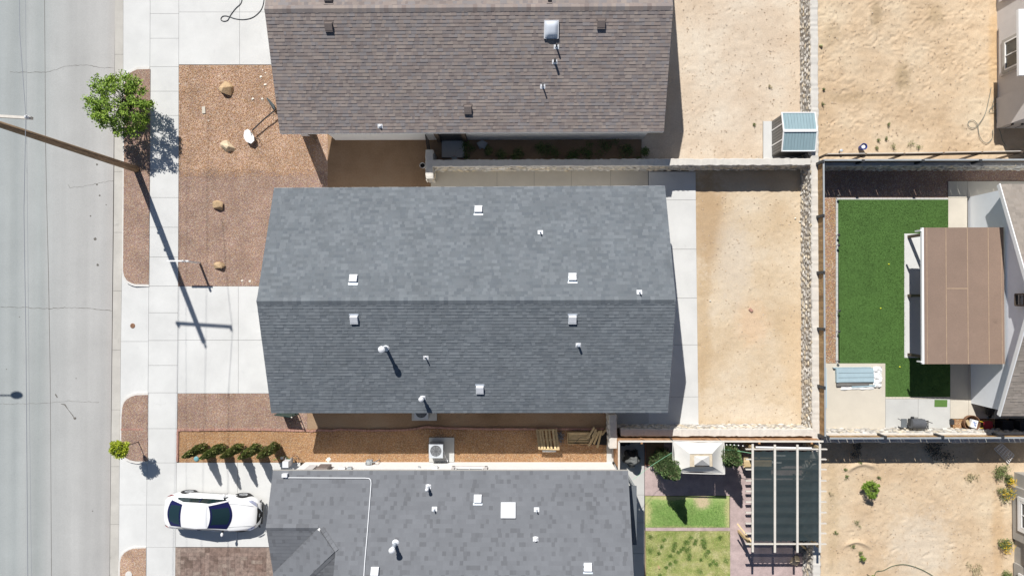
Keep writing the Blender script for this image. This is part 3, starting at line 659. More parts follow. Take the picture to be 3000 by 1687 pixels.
# ------------------------------------------------------------------ roofs and houses
def poly_interval(poly, v):
    us = []; n = len(poly)
    for i in range(n):
        (u0, v0), (u1, v1) = poly[i], poly[(i+1) % n]
        if (v0-v)*(v1-v) <= 0 and abs(v0-v1) > 1e-9: us.append(u0+(u1-u0)*(v-v0)/(v1-v0))
    return (min(us), max(us)) if len(us) > 1 else None
EXPO = .152
def roof_plane(house, poly, eave, m, picks, widths=(.11, .15, .19, .24, .30), regular=False, thick=(.013, .022), seed=0, deck=M_trim_w, expo=EXPO):
    """poly: 3D points; eave: (A,B) world points along the low edge."""
    R = random.Random(seed)
    A, B = eave; u = (B-A).normalized()
    n = None
    c = sum(poly, Vector())/len(poly)
    n = (poly[1]-poly[0]).cross(poly[2]-poly[1])
    for i in range(len(poly)):
        q = (poly[(i+1) % len(poly)]-poly[i]).cross(poly[(i+2) % len(poly)]-poly[(i+1) % len(poly)])
        if q.length > n.length: n = q
    n.normalize()
    if n.z < 0: n = -n
    v = n.cross(u)
    if v.z < 0: u = -u; v = n.cross(u)
    O = A
    poly = [p-n*((p-O).dot(n)) for p in poly]
    P2 = [((p-O).dot(u), (p-O).dot(v)) for p in poly]
    vmin = min(q[1] for q in P2); vmax = max(q[1] for q in P2)
    # deck
    mb = MB(); k = len(poly)
    top = [p-n*.008 for p in poly]; bot = [p-n*.14 for p in poly]
    fs = [tuple(range(k)), tuple(range(2*k-1, k-1, -1))]+[(i, k+i, k+(i+1) % k, (i+1) % k) for i in range(k)]
    mb.add(top+bot, fs); obj('roof_deck', mb, deck, house)
    tabs = []
    row = 0; vv = vmin
    while vv < vmax-.01:
        v1 = min(vv+expo+.02, vmax); iv0 = poly_interval(P2, vv+1e-4); iv1 = poly_interval(P2, v1-1e-4)
        if iv0 and iv1:
            lo = iv0[0]; hi = iv0[1]
            x = min(iv0[0], iv1[0])-R.uniform(0, .3)+(0 if not regular else -.086*(row % 2))
            end = max(iv0[1], iv1[1])
            while x < end:
                w = R.choice((.14, .16, .18, .30, .42)) if regular else R.choice(widths)
                a0 = max(x, iv0[0]); b0 = min(x+w, iv0[1]); a1 = max(x, iv1[0]); b1 = min(x+w, iv1[1])
                if b0-a0 > .01 or b1-a1 > .01:
                    a0 = min(a0, iv0[1]); b0 = max(b0, a0); a1 = min(a1, iv1[1]); b1 = max(b1, a1)
                    t = R.choice(thick); tone = R.choice([0.05, .2, .35, .5, .65, .8, .93])
                    if regular: tone = R.choice([.03, .12, .25]) if (w < .2 and R.random() < .40) else R.choice([.5, .65, .8, .93])
                    full = (a0 == x and a1 == x and abs(b0-(x+w)) < 1e-9 and abs(b1-(x+w)) < 1e-9 and v1 == vv+expo+.02)
                    tabs.append((a0, b0, a1, b1, vv, v1, t, tone, full, w))
                x += w
        vv += expo; row += 1
    picks.append((O, u, v, n, tabs, m, expo))
def finish_shingles(house, picks, maxn=300, centre=None):
    full = []
    for pi, (O, u, v, n, tabs, m, expo) in enumerate(picks):
        for ti, t in enumerate(tabs):
            if t[8]:
                w = O+u*((t[0]+t[1])/2)+v*t[4]
                if centre is not None: d = (w-centre).length
                else: d = (w-Vector((0, 0, H))).length
                full.append((d, pi, ti))
    full.sort(); chosen = set((p, t) for _, p, t in full[:maxn])
    cache = {}; ho = org(house)
    for pi, (O, u, v, n, tabs, m, expo) in enumerate(picks):
        mb = MB()
        M3 = Matrix((u, v, n)).transposed()
        for ti, (a0, b0, a1, b1, v0, v1, t, tone, full_, w) in enumerate(tabs):
            loc = [(a0, v0, .001), (b0, v0, .001), (b1, v1, .001), (a1, v1, .001), (a0, v0, t+.004), (b0, v0, t+.004), (b1, v1, .005), (a1, v1, .005)]
            fs = [(4, 5, 6, 7), (0, 1, 5, 4), (0, 4, 7, 3), (1, 2, 6, 5)]
            if (pi, ti) in chosen:
                key = (m.name, round(w, 3), t, tone, round(expo, 3))
                if key not in cache:
                    l2 = [(x-a0, y-v0, z) for x, y, z in loc]
                    cache[key] = mesh_from('shingle', l2, fs, m, [tone-.0]*4)
                T = Matrix.Translation(O+u*a0+v*v0-ho) @ M3.to_4x4()
                inst('shingle', cache[key], house, T)
            else:
                mb.add([O+u*x+v*y+n*z for x, y, z in loc], fs, tone)
        o = obj('shingle_courses', mb, m, house); o['kind'] = 'stuff'
def ridge_caps(house, A, B, nL, nR, m, w=.17, step=.2, maxn=300):
    """bent cap pieces from A to B; nL, nR: down-slope directions either side"""
    d = (B-A); L = d.length; d.normalize(); k = int(L/step); ho = org(house); cache = {}
    for i in range(k):
        t = random.choice([0, .15, .3, .45, .6, .8, .95])
        a = A+d*(i*step); key = t
        def loc(off, side, lift): return
        if key not in cache:
            vs = []
            for (x, lift) in ((0, .030), (step+.04, .018)):
                vs += [d*x+nL*w+Vector((0, 0, lift)), d*x+Vector((0, 0, lift+.02)), d*x+nR*w+Vector((0, 0, lift))]
            vs += [nL*w+Vector((0, 0, .012)), Vector((0, 0, .015)), nR*w+Vector((0, 0, .012))]
            cache[key] = mesh_from('ridge_cap', vs, [(0, 1, 4, 3), (1, 2, 5, 4), (6, 7, 1, 0), (7, 8, 2, 1)], m, [t]*4)
        inst('ridge_cap', cache[key], house, Matrix.Translation(a-ho))
def window(house, c, u, w, h, depth_n, frame=M_trim_w, sill=True, mull=1, z0=None):
    """c: centre of window on the wall face; u: horizontal dir, depth_n: outward normal"""
    up = Vector((0, 0, 1)); M3 = Matrix((u, depth_n, up)).transposed()
    def bx(mb, cu, cn, cz, su, sn, sz): mb.box(c+u*cu+depth_n*cn+up*cz, (su, sn, sz), M=M3)
    fr = MB(); t = .07
    bx(fr, 0, .03, h/2-t/2, w, .06, t); bx(fr, 0, .03, -h/2+t/2, w, .06, t)
    bx(fr, -w/2+t/2, .03, 0, t, .06, h-2*t); bx(fr, w/2-t/2, .03, 0, t, .06, h-2*t)
    bx(fr, 0, .025, 0, .05, .05, h-2*t)
    f = obj('window', fr, frame, house)
    for s in (-1, 1):
        g = MB(); bx(g, s*(w/4-t/4), .01, 0, w/2-t-.02, .016, h-2*t); obj('pane', g, M_glass, f)
    return f
def walls(house, pts, z1, m, gables=None):
    mb = MB(); mb.prism(pts, -.05, z1)
    if gables:
        for (a, b, apex, th) in gables: mb.add([a, b, apex, a+th, b+th, apex+th], [(0, 1, 2), (3, 5, 4), (0, 3, 4, 1), (1, 4, 5, 2), (2, 5, 3, 0)])
    return obj('wall', mb, m, house)

HE, HR = 3.25, 5.25
def gable(name, label, eT, rD, eB, m, wall_m, wx, wy, caps=True, seed=0, regular=False, centre=None):
    """eT,eB: (pxL,pxR) pairs of eave corners in the photo at HE; rD: ridge ends at HR"""
    A, B = P(*eT[0], HE), P(*eT[1], HE); C, D = P(*rD[0], HR), P(*rD[1], HR); E, F = P(*eB[0], HE), P(*eB[1], HE)
    sl = sum((q-p).y/(q-p).x for p, q in ((A, B), (C, D), (E, F)))/3   # the three long edges are parallel
    for p, q in ((A, B), (C, D), (E, F)):
        ym = (p.y+q.y)/2; xm = (p.x+q.x)/2; p.y = ym+sl*(p.x-xm); q.y = ym+sl*(q.x-xm)
    house = thing(name, label, 'house', Vector(((A.x+B.x)/2, (A.y+E.y)/2, 0)))
    pk = []
    roof_plane(house, [A, B, D, C], (A, B), m, pk, seed=seed, regular=regular)
    roof_plane(house, [E, F, D, C], (E, F), m, pk, seed=seed+1, regular=regular)
    finish_shingles(house, pk, 300, centre)
    up = (A-C); up = Vector((0, up.y, up.z)).normalized(); dn = (E-C); dn = Vector((0, dn.y, dn.z)).normalized()
    ridge_caps(house, C, D, up, dn, m)
    # fascia boards
    for (p, q) in ((A, B), (E, F)):
        mb = MB(); mb.bar(p-Vector((0, 0, .09)), q-Vector((0, 0, .09)), .03, .16); obj('fascia', mb, M_trim_w, house)
    (x0, x1), (y0, y1) = wx, wy
    a = Gp(x0, y0); b = Gp(x1, y0); c_ = Gp(x1, y1); d = Gp(x0, y1)
    zw = HE-.12
    def rz(y):  # roof underside height over plan y
        t = (y-C.y)/(A.y-C.y) if y > C.y else (C.y-y)/(C.y-E.y)
        return HR-.16-(HR-HE)*t
    mb = MB()
    ymid = C.y
    ring = [(a.y, rz(a.y)), (ymid, rz(ymid)), (d.y, rz(d.y))]
    vs = []
    for x in (a.x, b.x):
        vs += [Vector((x, a.y, -.1)), Vector((x, a.y, ring[0][1])), Vector((x, ymid, ring[1][1])), Vector((x, d.y, ring[2][1])), Vector((x, d.y, -.1))]
    mb.add(vs, [(0, 4, 3, 2, 1), (5, 6, 7, 8, 9), (0, 1, 6, 5), (4, 9, 8, 3), (1, 2, 7, 6), (2, 3, 8, 7)])
    obj('wall', mb, wall_m, house)
    pl = {}
    nu = (B-A).cross(C-A).normalized(); nd = (D-C).cross(E-C).normalized()
    pl['up'] = (A, nu if nu.z > 0 else -nu); pl['dn'] = (E, nd if nd.z > 0 else -nd)
    return house, pl, (A, B, C, D, E, F)

hC, plC, _ = gable('house', 'single storey house in the middle with a charcoal shingle gable roof', ((803, 553), (1948, 543)), ((752, 880), (1980, 880)), ((795, 1209), (1957, 1208)), SH_C, M_stucco, (895, 1880), (600, 1155), seed=11, centre=P(1366, 870, 5))
hN, plN, _ = gable('house', 'single storey house at the top with a brown shingle gable roof and white walls', ((815, -340), (1947, -350)), ((775, 27), (1972, 21)), ((820, 392), (1945, 384)), SH_N, M_stucco, (985, 1882), (-205, 411), seed=21, centre=P(1366, 250, 4))

# S house, hip-and-gable front
PK = (HR-HE)/5.42*1.0
def sp(x, y, z): return Gp(x, y, z)
y0S = 1331.5; U = 56.02
def zA(y): return HE+.37*(y-y0S)/U
hS = thing('house', 'single storey house at the bottom with a grey shingle roof, front gable and white wall', 'house', Gp(1340, 1500, 0))
R0 = sp(866, 1466, zA(1466)); R1 = sp(1005, 1466, zA(1466)); zr = zA(1640)
AP = sp(1052, 1520, zA(1520)+.01)
Apoly = [sp(866, y0S, HE), sp(1811.6, y0S, HE), sp(1811.6, 1640, zr), sp(1052, 1640, zr), sp(1052, 1520, zA(1520)), R1, R0]
pk = []
roof_plane(hS, Apoly, (Apoly[0], Apoly[1]), SH_S, pk, seed=31, regular=True, thick=(.011, .013), expo=.198)
V_ = sp(866, 1605, zA(1466)-.37*(139)/U); Hn = sp(866, 1706, zA(1466)-.37*139/U)
roof_plane(hS, [R0, V_, R1], (V_, V_+Vector((1, 0, 0))), SH_S, pk, seed=32, regular=True, thick=(.011, .013), expo=.198)
roof_plane(hS, [R1, V_, Hn, AP], (V_, Hn), SH_S, pk, seed=33, regular=True, thick=(.011, .013), expo=.198)
D2 = sp(1052, 1706, Hn.z)
roof_plane(hS, [AP, Hn, D2], (Hn, D2), SH_S, pk, seed=34, regular=True, thick=(.011, .013), expo=.198)
back = [sp(1052, 1640, zr), sp(1811.6, 1640, zr), sp(1811.6, 1948, HE), sp(1052, 1948, HE)]
roof_plane(hS, back, (back[3], back[2]), SH_S, pk, seed=35, regular=True, thick=(.011, .013), expo=.198)
finish_shingles(hS, pk, 300, P(1340, 1480, 4))
s2 = math.sqrt(.5)
ridge_caps(hS, R0, R1, Vector((0, .94, -.34)), Vector((0, -.94, -.34)), SH_S)
ridge_caps(hS, AP, R1, Vector((.75, .62, -.1)), Vector((-.9, -.3, -.33)), SH_S)
ridge_caps(hS, Hn, AP, Vector((-.66, .66, -.2)), Vector((.66, -.66, -.25)), SH_S)
mb = MB(); mb.add([AP-Vector((0, 0, .02)), D2, sp(1052, 1640, zr), sp(1052, 1706, zr-.3)], [(0, 1, 3, 2)]); obj('gable_cheek', mb, M_stucco_g, hS)
mb = MB(); mb.prism([Gp(895, 1353), Gp(1792, 1353), Gp(1792, 1930), Gp(1060, 1930), Gp(1060, 1580), Gp(895, 1580)], -.1, HE-.16); obj('wall', mb, M_stucco, hS)
mb = MB(); mb.bar(Apoly[0]-Vector((0, 0, .09)), Apoly[1]-Vector((0, 0, .09)), .03, .16); obj('fascia', mb, M_stucco_g, hS)
nS = (Apoly[1]-Apoly[0]).cross(Apoly[6]-Apoly[0]).normalized(); nS = nS if nS.z > 0 else -nS
plS = {'up': (Apoly[0], nS)}
w_ = window(hS, Gp(1382, 1353, 1.9)+Vector((0, .005, 0)), Vector((1, 0, 0)), 1.4, 1.1, Vector((0, 1, 0)))
mb = MB()
for q, s_ in (((-.82, 0), (.14, .1, 1.4)), ((.82, 0), (.14, .1, 1.4)), ((0, .63), (1.78, .1, .14)), ((0, -.63), (1.78, .1, .14))):
    mb.box(Gp(1382, 1353, 1.9+q[1])+Vector((q[0], .05, 0)), s_)
obj('window_surround', mb, M_stucco_p, hS)

# windows/doors of N house (dark trimmed)
w_ = window(hN, Gp(1650, 411, 2.35)-Vector((0, .006, 0)), Vector((-1, 0, 0)), 1.2, 1.0, Vector((0, -1, 0)), frame=M_dark_metal)
mb = MB(); mb.box(Gp(1327, 411, 1.3)-Vector((0, .02, 0)), (1.15, .08, 2.6)); obj('door', mb, M_dark_metal, hN)
mb = MB()
for s_ in (-.68, .68): mb.box(Gp(1327, 411, 1.35)+Vector((s_, -.06, 0)), (.2, .14, 2.7))
mb.box(Gp(1327, 411, 2.72)+Vector((0, -.06, 0)), (1.56, .14, .12)); obj('door_frame', mb, M_wood_d, hN)
# porch posts and front wall of N house
mb = MB(); mb.box(Gp(897, 372, 1.55)+Vector((0, 0, 0)), (.4, 1.0, 3.1)); obj('porch_wall', mb, M_stucco, hN)
for px in (925,):
    mb = MB(); mb.box(Gp(px, 404, 1.55), (.16, .16, 3.1)); obj('porch_post', mb, M_wood_d, hN)
slab('door_step', rects([1294, 1360], [411, 462]), .1, M_concrete3)
# meters on C house side wall
# ---- rooftop fittings
Vx = Vector((1, 0, 0)); Vy = Vector((0, 1, 0)); Vz = Vector((0, 0, 1))
def box_vent(house, pl, px, py, mtop, label=None, s=.34, h=.17):
    pt, n = pl; c = on_plane(px, py, pt, n); u = Vx; v = n.cross(u).normalized()
    v = v if v.z > 0 else -v; M3 = Matrix((u, v, n)).transposed(); r = math.copysign(1, v.y)
    base = MB(); base.box(c+n*.03+v*(s/2+.03), (s+.09, .09, .014), M=M3); base.box(c+n*.012, (s+.03, s+.03, .02), M=M3)
    t = obj('roof_vent', base, M_galv if mtop is M_white_metal else mtop, house)
    if label: t['label'] = label
    hood = MB()
    a, b = s/2, s/2; hh = h
    loc = [(-a, -b, .015), (a, -b, .015), (a, b, .015), (-a, b, .015), (-a, -b, hh*.75), (a, -b, hh*.75), (a, b-.04, hh), (-a, b-.04, hh)]
    hood.add([c+u*x+v*y+n*z for x, y, z in loc], [(4, 5, 6, 7), (0, 1, 5, 4), (1, 2, 6, 5), (2, 3, 7, 6), (3, 0, 4, 7)])
    hood.box(c+u*0+v*(-b-.03)+n*(hh*.42), (s+.02, .05, hh*.5), M=M3)
    obj('hood', hood, mtop, t)
def pipe_vent(house, pl, px, py, h=.35, r=.035, capr=0, m=M_galv, flash=True, capm=None):
    pt, n = pl; c = on_plane(px, py, pt, n); u = Vx; v = n.cross(u).normalized(); M3 = Matrix((u, v, n)).transposed()
    base = MB(); base.box(c+n*.02, (.24, .2, .012), M=M3)
    base.lathe(c, [(r*2.2, 0), (r*1.2, .09)], 10)
    t = obj('pipe_vent', base, M_white_metal, house)
    pp = MB(); pp.tube([c, c+Vz*h], r, 10); obj('pipe', pp, m, t)
    if capr:
        cp = MB(); cp.lathe(c+Vz*(h-.10), [(r*1.1, 0), (capr, .05), (capr, .10), (capr*.55, .15), (.01, .17)], 16); cp.lathe(c+Vz*(h-.24), [(capr*.8, 0), (capr*.8, .06)], 16)
        obj('cap', cp, M_white_metal, t, smooth=False)
for x, y in ((1402, 618), (1036, 820), (1677, 816)): box_vent(hC, plC['up'], x, y, M_white_metal)
for x, y in ((1038, 933), (1677, 933), (1406, 1138)): box_vent(hC, plC['dn'], x, y, M_white_metal)
for x, y in ((1583, 681), (1873, 856)): pipe_vent(hC, plC['up'], x, y, .32, .03)
pipe_vent(hC, plC['dn'], 1694, 1010, .35, .055, 0, M_galv); pipe_vent(hC, plC['dn'], 1248, 1047, .34, .03, 0, M_dark_metal)
pipe_vent(hC, plC['dn'], 1131, 1018, 1.05, .08, .15); pipe_vent(hC, plC['dn'], 1239, 1164, .62, .06, .12)
for x, y in ((964, 78), (1761, 70), (1371, 320)): box_vent(hN, plN['dn'], x, y, M_brown_metal)
box_vent(hN, plN['up'], 964, 2, M_brown_metal); box_vent(hN, plN['up'], 1610, 4, M_brown_metal, s=.15)
pipe_vent(hN, plN['dn'], 1630, 138, .4, .04, 0, M_dark_metal); pipe_vent(hN, plN['dn'], 1625, 182, .42, .055, 0, M_dark_metal); pipe_vent(hN, plN['dn'], 1590, 254, .42, .035, 0, M_dark_metal)
pipe_vent(hN, plN['dn'], 1114, 370, .12, .05, 0, M_white_metal)
def skylight(house, pl, px, py, w, l, dome):
    pt, n = pl; c = on_plane(px, py, pt, n); u = Vx; v = n.cross(u).normalized(); M3 = Matrix((u, v, n)).transposed()
    f = MB(); f.box(c+n*.06, (w, l, .12), M=M3); t = obj('skylight', f, M_white_metal if dome else M_trim_w, house)
    N_ = 8; d = MB(); vs = []
    for i in range(N_+1):
        for j in range(N_+1):
            a = i/N_*2-1; b = j/N_*2-1; z = .12+dome*(1-a**4)*(1-b**4)+.01
            vs.append(c+u*a*(w/2-.04)+v*b*(l/2-.04)+n*z)
    d.add(vs, [(i*(N_+1)+j, (i+1)*(N_+1)+j, (i+1)*(N_+1)+j+1, i*(N_+1)+j+1) for i in range(N_) for j in range(N_)])
    obj('dome', d, mat('acrylic_dome', (.62, .66, .72), .15, 0, spec=.6), t, smooth=True)
skylight(hN, plN['dn'], 1615, 87, .66, .78, .14)
skylight(hS, plS['up'], 1489, 1494, .68, .70, .01)
for x, y in ((1400, 1463), (1099, 1675), (1722, 1663)): box_vent(hS, plS['up'], x, y, M_white_metal)
pipe_vent(hS, plS['up'], 1255, 1425, .55, .06, .085); pipe_vent(hS, plS['up'], 1273, 1490, .32, .03); pipe_vent(hS, plS['up'], 1572, 1492, .32, .03)
pipe_vent(hS, plS['up'], 1159, 1590, .95, .08, .14); pipe_vent(hS, plS['up'], 1569, 1578, .18, .06, 0, M_white_metal)
# conduit over the S roof
cp = [on_plane(x, y, *plS['up'])+nS*.06 for x, y in ((836, 1400), (850, 1399), (950, 1399.5), (1070, 1400), (1082, 1401), (1087, 1406), (1088, 1415), (1084, 1470), (1077, 1560), (1070, 1640), (1066, 1700))]
mb = MB(); mb.tube(cp, .022, 8); obj('conduit', mb, M_white_metal, hS)
mb = MB(); c = on_plane(837, 1392, *plS['up']); mb.box(c+nS*.1, (.26, .16, .2)); obj('junction_box', mb, M_white_metal, hS)
mb = MB(); mb.prism([Gp(1808, 1385), Gp(1842, 1385), Gp(1842, 1545), Gp(1808, 1545)], 2.35, 2.45)
obj('side_awning', mb, SH_C, hS)
mb = MB()
for y in (1392, 1540): mb.box(Gp(1838, y, 1.18), (.1, .1, 2.35))
obj('awning_post', mb, M_litegrey, hS)

# ------------------------------------------------------------------ right hand houses
hE = thing('house', 'white gable ended house with tan shingles and white fascia at the right edge', 'house', Gp(2990, 877, 0))
HE2 = 3.0; eT = Gp(2812, 567.5, HE2); eB = Gp(2812, 1187.6, HE2); rL = Gp(2812, 877, HR-.15); far = Vector((14, 0, 0))
pk = []
roof_plane(hE, [eT, eT+far, rL+far, rL], (eT, eT+far), SH_E, pk, seed=41, thick=(.008, .02))
roof_plane(hE, [eB, eB+far, rL+far, rL], (eB, eB+far), SH_E, pk, seed=42, thick=(.008, .02))
finish_shingles(hE, pk, 300, P(2960, 1150, 3.5))
mb = MB()
xw = Gp(2834, 0).x; yT = Gp(0, 583).y; yB = Gp(0, 1174).y; xr = xw+13
def rzE(y): return rL.z-.15-(rL.z-HE2)*abs(y-rL.y)/abs(eT.y-rL.y)
vs = []
for x in (xw, xr): vs += [Vector((x, yT, -.1)), Vector((x, yT, rzE(yT))), Vector((x, rL.y, rzE(rL.y))), Vector((x, yB, rzE(yB))), Vector((x, yB, -.1))]
mb.add(vs, [(0, 4, 3, 2, 1), (5, 6, 7, 8, 9), (0, 1, 6, 5), (4, 9, 8, 3), (1, 2, 7, 6), (2, 3, 8, 7)])
obj('wall', mb, mat('pale_blue_stucco', (.84, .87, .90), .9, .03, 2), hE)
for e in (eT, eB):
    mb = MB(); mb.bar(e+Vector((-.03, 0, -.08)), rL+Vector((-.03, 0, -.08)), .05, .2); obj('rake_board', mb, M_trim_w, hE)
mb = MB(); c = Gp(2834, 877, 3.85)+Vector((-.05, 0, 0))
mb.box(c+Vector((0, .26, 0)), (.12, .07, .62)); mb.box(c-Vector((0, .26, 0)), (.12, .07, .62)); mb.box(c+Vector((0, 0, .3)), (.12, .5, .07)); mb.box(c-Vector((0, 0, .3)), (.12, .5, .07))
gv = obj('gable_vent', mb, M_wood_d, hE)
mb = MB()
for i in range(6): mb.box(c+Vector((.03, 0, -.23+i*.09)), (.03, .44, .02))
obj('louvre', mb, M_dark_metal, gv)
# patio cover: a part of that house
zl, zh = 2.45, 2.68
pcs = [P(2707, 667, zl), P(2940, 666, zh), P(2944, 1066, zh), P(2709, 1066, zl)]
mb = MB(); vs = pcs+[p-Vz*.14 for p in pcs]
mb.add(vs, [(3, 2, 1, 0), (4, 5, 6, 7), (0, 1, 5, 4), (1, 2, 6, 5), (2, 3, 7, 6), (3, 0, 4, 7)])
cov = obj('patio_cover', mb, M_patio, hE)
def pc(u, v, dz=0):
    a = pcs[0].lerp(pcs[1], u); b = pcs[3].lerp(pcs[2], u); return a.lerp(b, v)+Vz*dz
def lap(u, wd=.02, v0=0, v1=1):
    mb = MB(); q = [pc(u, v0, .012), pc(u+wd, v0, .012), pc(u+wd, v1, .012), pc(u, v1, .012)]
    r_ = [p-Vz*.02 for p in q]; mb.add(q+r_, [(3, 2, 1, 0), (0, 1, 5, 4), (2, 3, 7, 6), (1, 2, 6, 5), (3, 0, 4, 7)])
    obj('roll_seam', mb, mat('roll_seam', (.37, .27, .19), .9, .15, 5), cov)
for u in (.27, .54, .80): lap(u, .010)
for u in (.03, .965): lap(u, .007)
mb = MB(); q = [pc(.27, .443, .01), pc(.54, .443, .01), pc(.54, .452, .01), pc(.27, .452, .01)]; mb.add(q, [(3, 2, 1, 0)]); obj('roll_seam', mb, MATS['roll_seam'], cov)
mb = MB(); mb.bar(pc(0, 0)+Vector((-.06, 0, -.06)), pc(0, 1)+Vector((-.06, 0, -.06)), .10, .12); obj('gutter', mb, M_trim_w, cov)
mb = MB(); mb.bar(pc(0, .985)+Vector((-.12, 0, -.02)), pc(0, .985)+Vector((-.12, 0, -.4)), .08, .06); mb.bar(pc(0, .02)+Vector((-.12, 0, -.02)), pc(0, .02)+Vector((-.12, 0, -.5)), .08, .08); obj('downspout', mb, M_trim_w, cov)
for y in (694, 866, 1038):
    b0 = Gp(2661, y, 0); mb = MB(); mb.box(b0+Vz*1.06, (.14, .14, 2.12)); obj('post', mb, M_wood_d, cov)
mb = MB(); mb.bar(Gp(2661, 684, 2.22), Gp(2661, 1048, 2.22), .1, .2); obj('header_beam', mb, M_wood_d, cov)

# NE house
hNE = thing('house', 'pale grey stucco house with a white framed window at the top right corner', 'house', Gp(3100, 150, 0))
xw = Gp(2922, 0).x; yb = Gp(0, 386).y
mb = MB(); mb.prism([(xw, yb), (xw+9, yb), (xw+9, yb+16), (xw, yb+16)], -.1, 3.1); obj('wall', mb, M_stucco_p, hNE)
def popout(house, y0, y1, z0, z1, d, m, xw):
    a = Gp(0, y0).y; b = Gp(0, y1).y; mb = MB(); mb.prism([(xw-d, b), (xw, b), (xw, a), (xw-d, a)], z0, z1); return obj('popout', mb, m, house)
popout(hNE, 92, 244, .3, 3.05, .14, M_stucco_p, xw); popout(hNE, -90, 32, .3, 3.05, .14, M_stucco_p, xw); popout(hNE, 300, 386, .0, 3.05, .10, M_stucco_p, xw)
mb = MB(); a = P(2984, 27, 3.15); b = P(2985, 221, 3.15); mb.prism([(a.x, b.y), (a.x+4, b.y), (a.x+4, a.y), (a.x, a.y)], 3.0, 3.15); obj('eave_soffit', mb, M_trim_w, hNE)
mb = MB(); a = P(3050, -60, 3.2); mb.prism([(a.x, yb-.3), (a.x+8, yb-.3), (a.x+8, yb+16), (a.x, yb+16)], 3.1, 3.3); obj('roof', mb, SH_E, hNE)
wc = P(2964, 152, 1.3); window(hNE, Vector((xw-.145, wc.y-.05, 1.5)), Vector((0, -1, 0)), 1.45, 1.5, Vector((-1, 0, 0)))
mb = MB()
for q, s_ in (((-.8, 0), (.06, .13, 1.85)), ((.8, 0), (.06, .13, 1.85)), ((0, .84), (.06, 1.47, .13)), ((0, -.84), (.06, 1.47, .13))): mb.box(Vector((xw-.17, wc.y-.05+q[0], 1.5+q[1])), s_)
obj('window_surround', mb, M_stucco_g, hNE)
for (px, py) in ((2963, 369), (2995, 350)):
    mb = MB(); c = P(px, py, 1.0); c.x = xw+ (px-2963)*0.0+(c.x-xw if c.x > xw else 0); c.y = yb-.03; mb.box((c.x, yb-.04, 1.0), (.08, .08, .1)); mb.tube([(c.x, yb-.08, 1.0), (c.x, yb-.1, .9), (c.x, yb-.1, .5)], .012, 6); obj('hose_bib', mb, M_dark_metal, hNE)

# SE house
hSE = thing('house', 'grey stucco house with white framed windows at the bottom right corner', 'house', Gp(3120, 1600, 0))
xw = Gp(2953, 0).x; yt = Gp(0, 1371).y
mb = MB(); mb.prism([(xw+.12, yt), (xw+9, yt), (xw+9, yt-14), (xw+.12, yt-14)], -.1, 3.1); obj('wall', mb, M_stucco_g, hSE)
popout(hSE, 1409, 1560, .05, 3.05, .15, M_stucco_g, xw+.12); popout(hSE, 1629, 1750, .05, 3.05, .12, M_stucco_g, xw+.12)
mb = MB(); c = Gp(2953, 1372, 0); mb.box((xw+1.3, yt-.3, 2.2), (2.7, .66, .18)); obj('ledge', mb, M_stucco_p, hSE)
for py in (1494, 1715):
    c = Gp(2953, py, 0); window(hSE, Vector((xw-.035, c.y, 1.45)), Vector((0, -1, 0)), 1.35, 1.5, Vector((-1, 0, 0)))
    mb = MB()
    for q, s_ in (((-.78, 0), (.07, .17, 1.9)), ((.78, 0), (.07, .17, 1.9)), ((0, .86), (.07, 1.39, .17)), ((0, -.86), (.07, 1.39, .17))): mb.box(Vector((xw-.065, c.y+q[0], 1.45+q[1])), s_)
    obj('window_surround', mb, M_trim_w, hSE)
mb = MB(); a = P(3060, 1400, 3.2); mb.prism([(a.x, yt+.3), (a.x+8, yt+.3), (a.x+8, yt-14), (a.x, yt-14)], 3.1, 3.3); obj('roof', mb, SH_E, hSE)

# ------------------------------------------------------------------ stone walls and fences
def rock_meshes(n, seed, m, tone=True, npts=11):
    R = random.Random(seed); out = []
    for i in range(n):
        bm = bmesh.new()
        for k in range(npts):
            d = Vector((R.gauss(0, 1), R.gauss(0, 1), R.gauss(0, 1))).normalized()*R.uniform(.42, .55)
            bm.verts.new(d)
        r = bmesh.ops.convex_hull(bm, input=bm.verts)
        bmesh.ops.delete(bm, geom=[g for g in r['geom_interior'] if isinstance(g, bmesh.types.BMVert)], context='VERTS')
        me = bpy.data.meshes.new('stone'); bm.to_mesh(me); bm.free()
        me.materials.append(m); a = me.attributes.new('tone', 'FLOAT', 'FACE'); a.data.foreach_set('value', [R.random()]*len(me.polygons))
        me.update(); out.append(me)
    return out
STONES = rock_meshes(10, 5, M_stone)
STV = []
for me in STONES:
    STV.append((np.array([v.co[:] for v in me.vertices]), [tuple(p.vertices) for p in me.polygons]))
wall_n = [0]
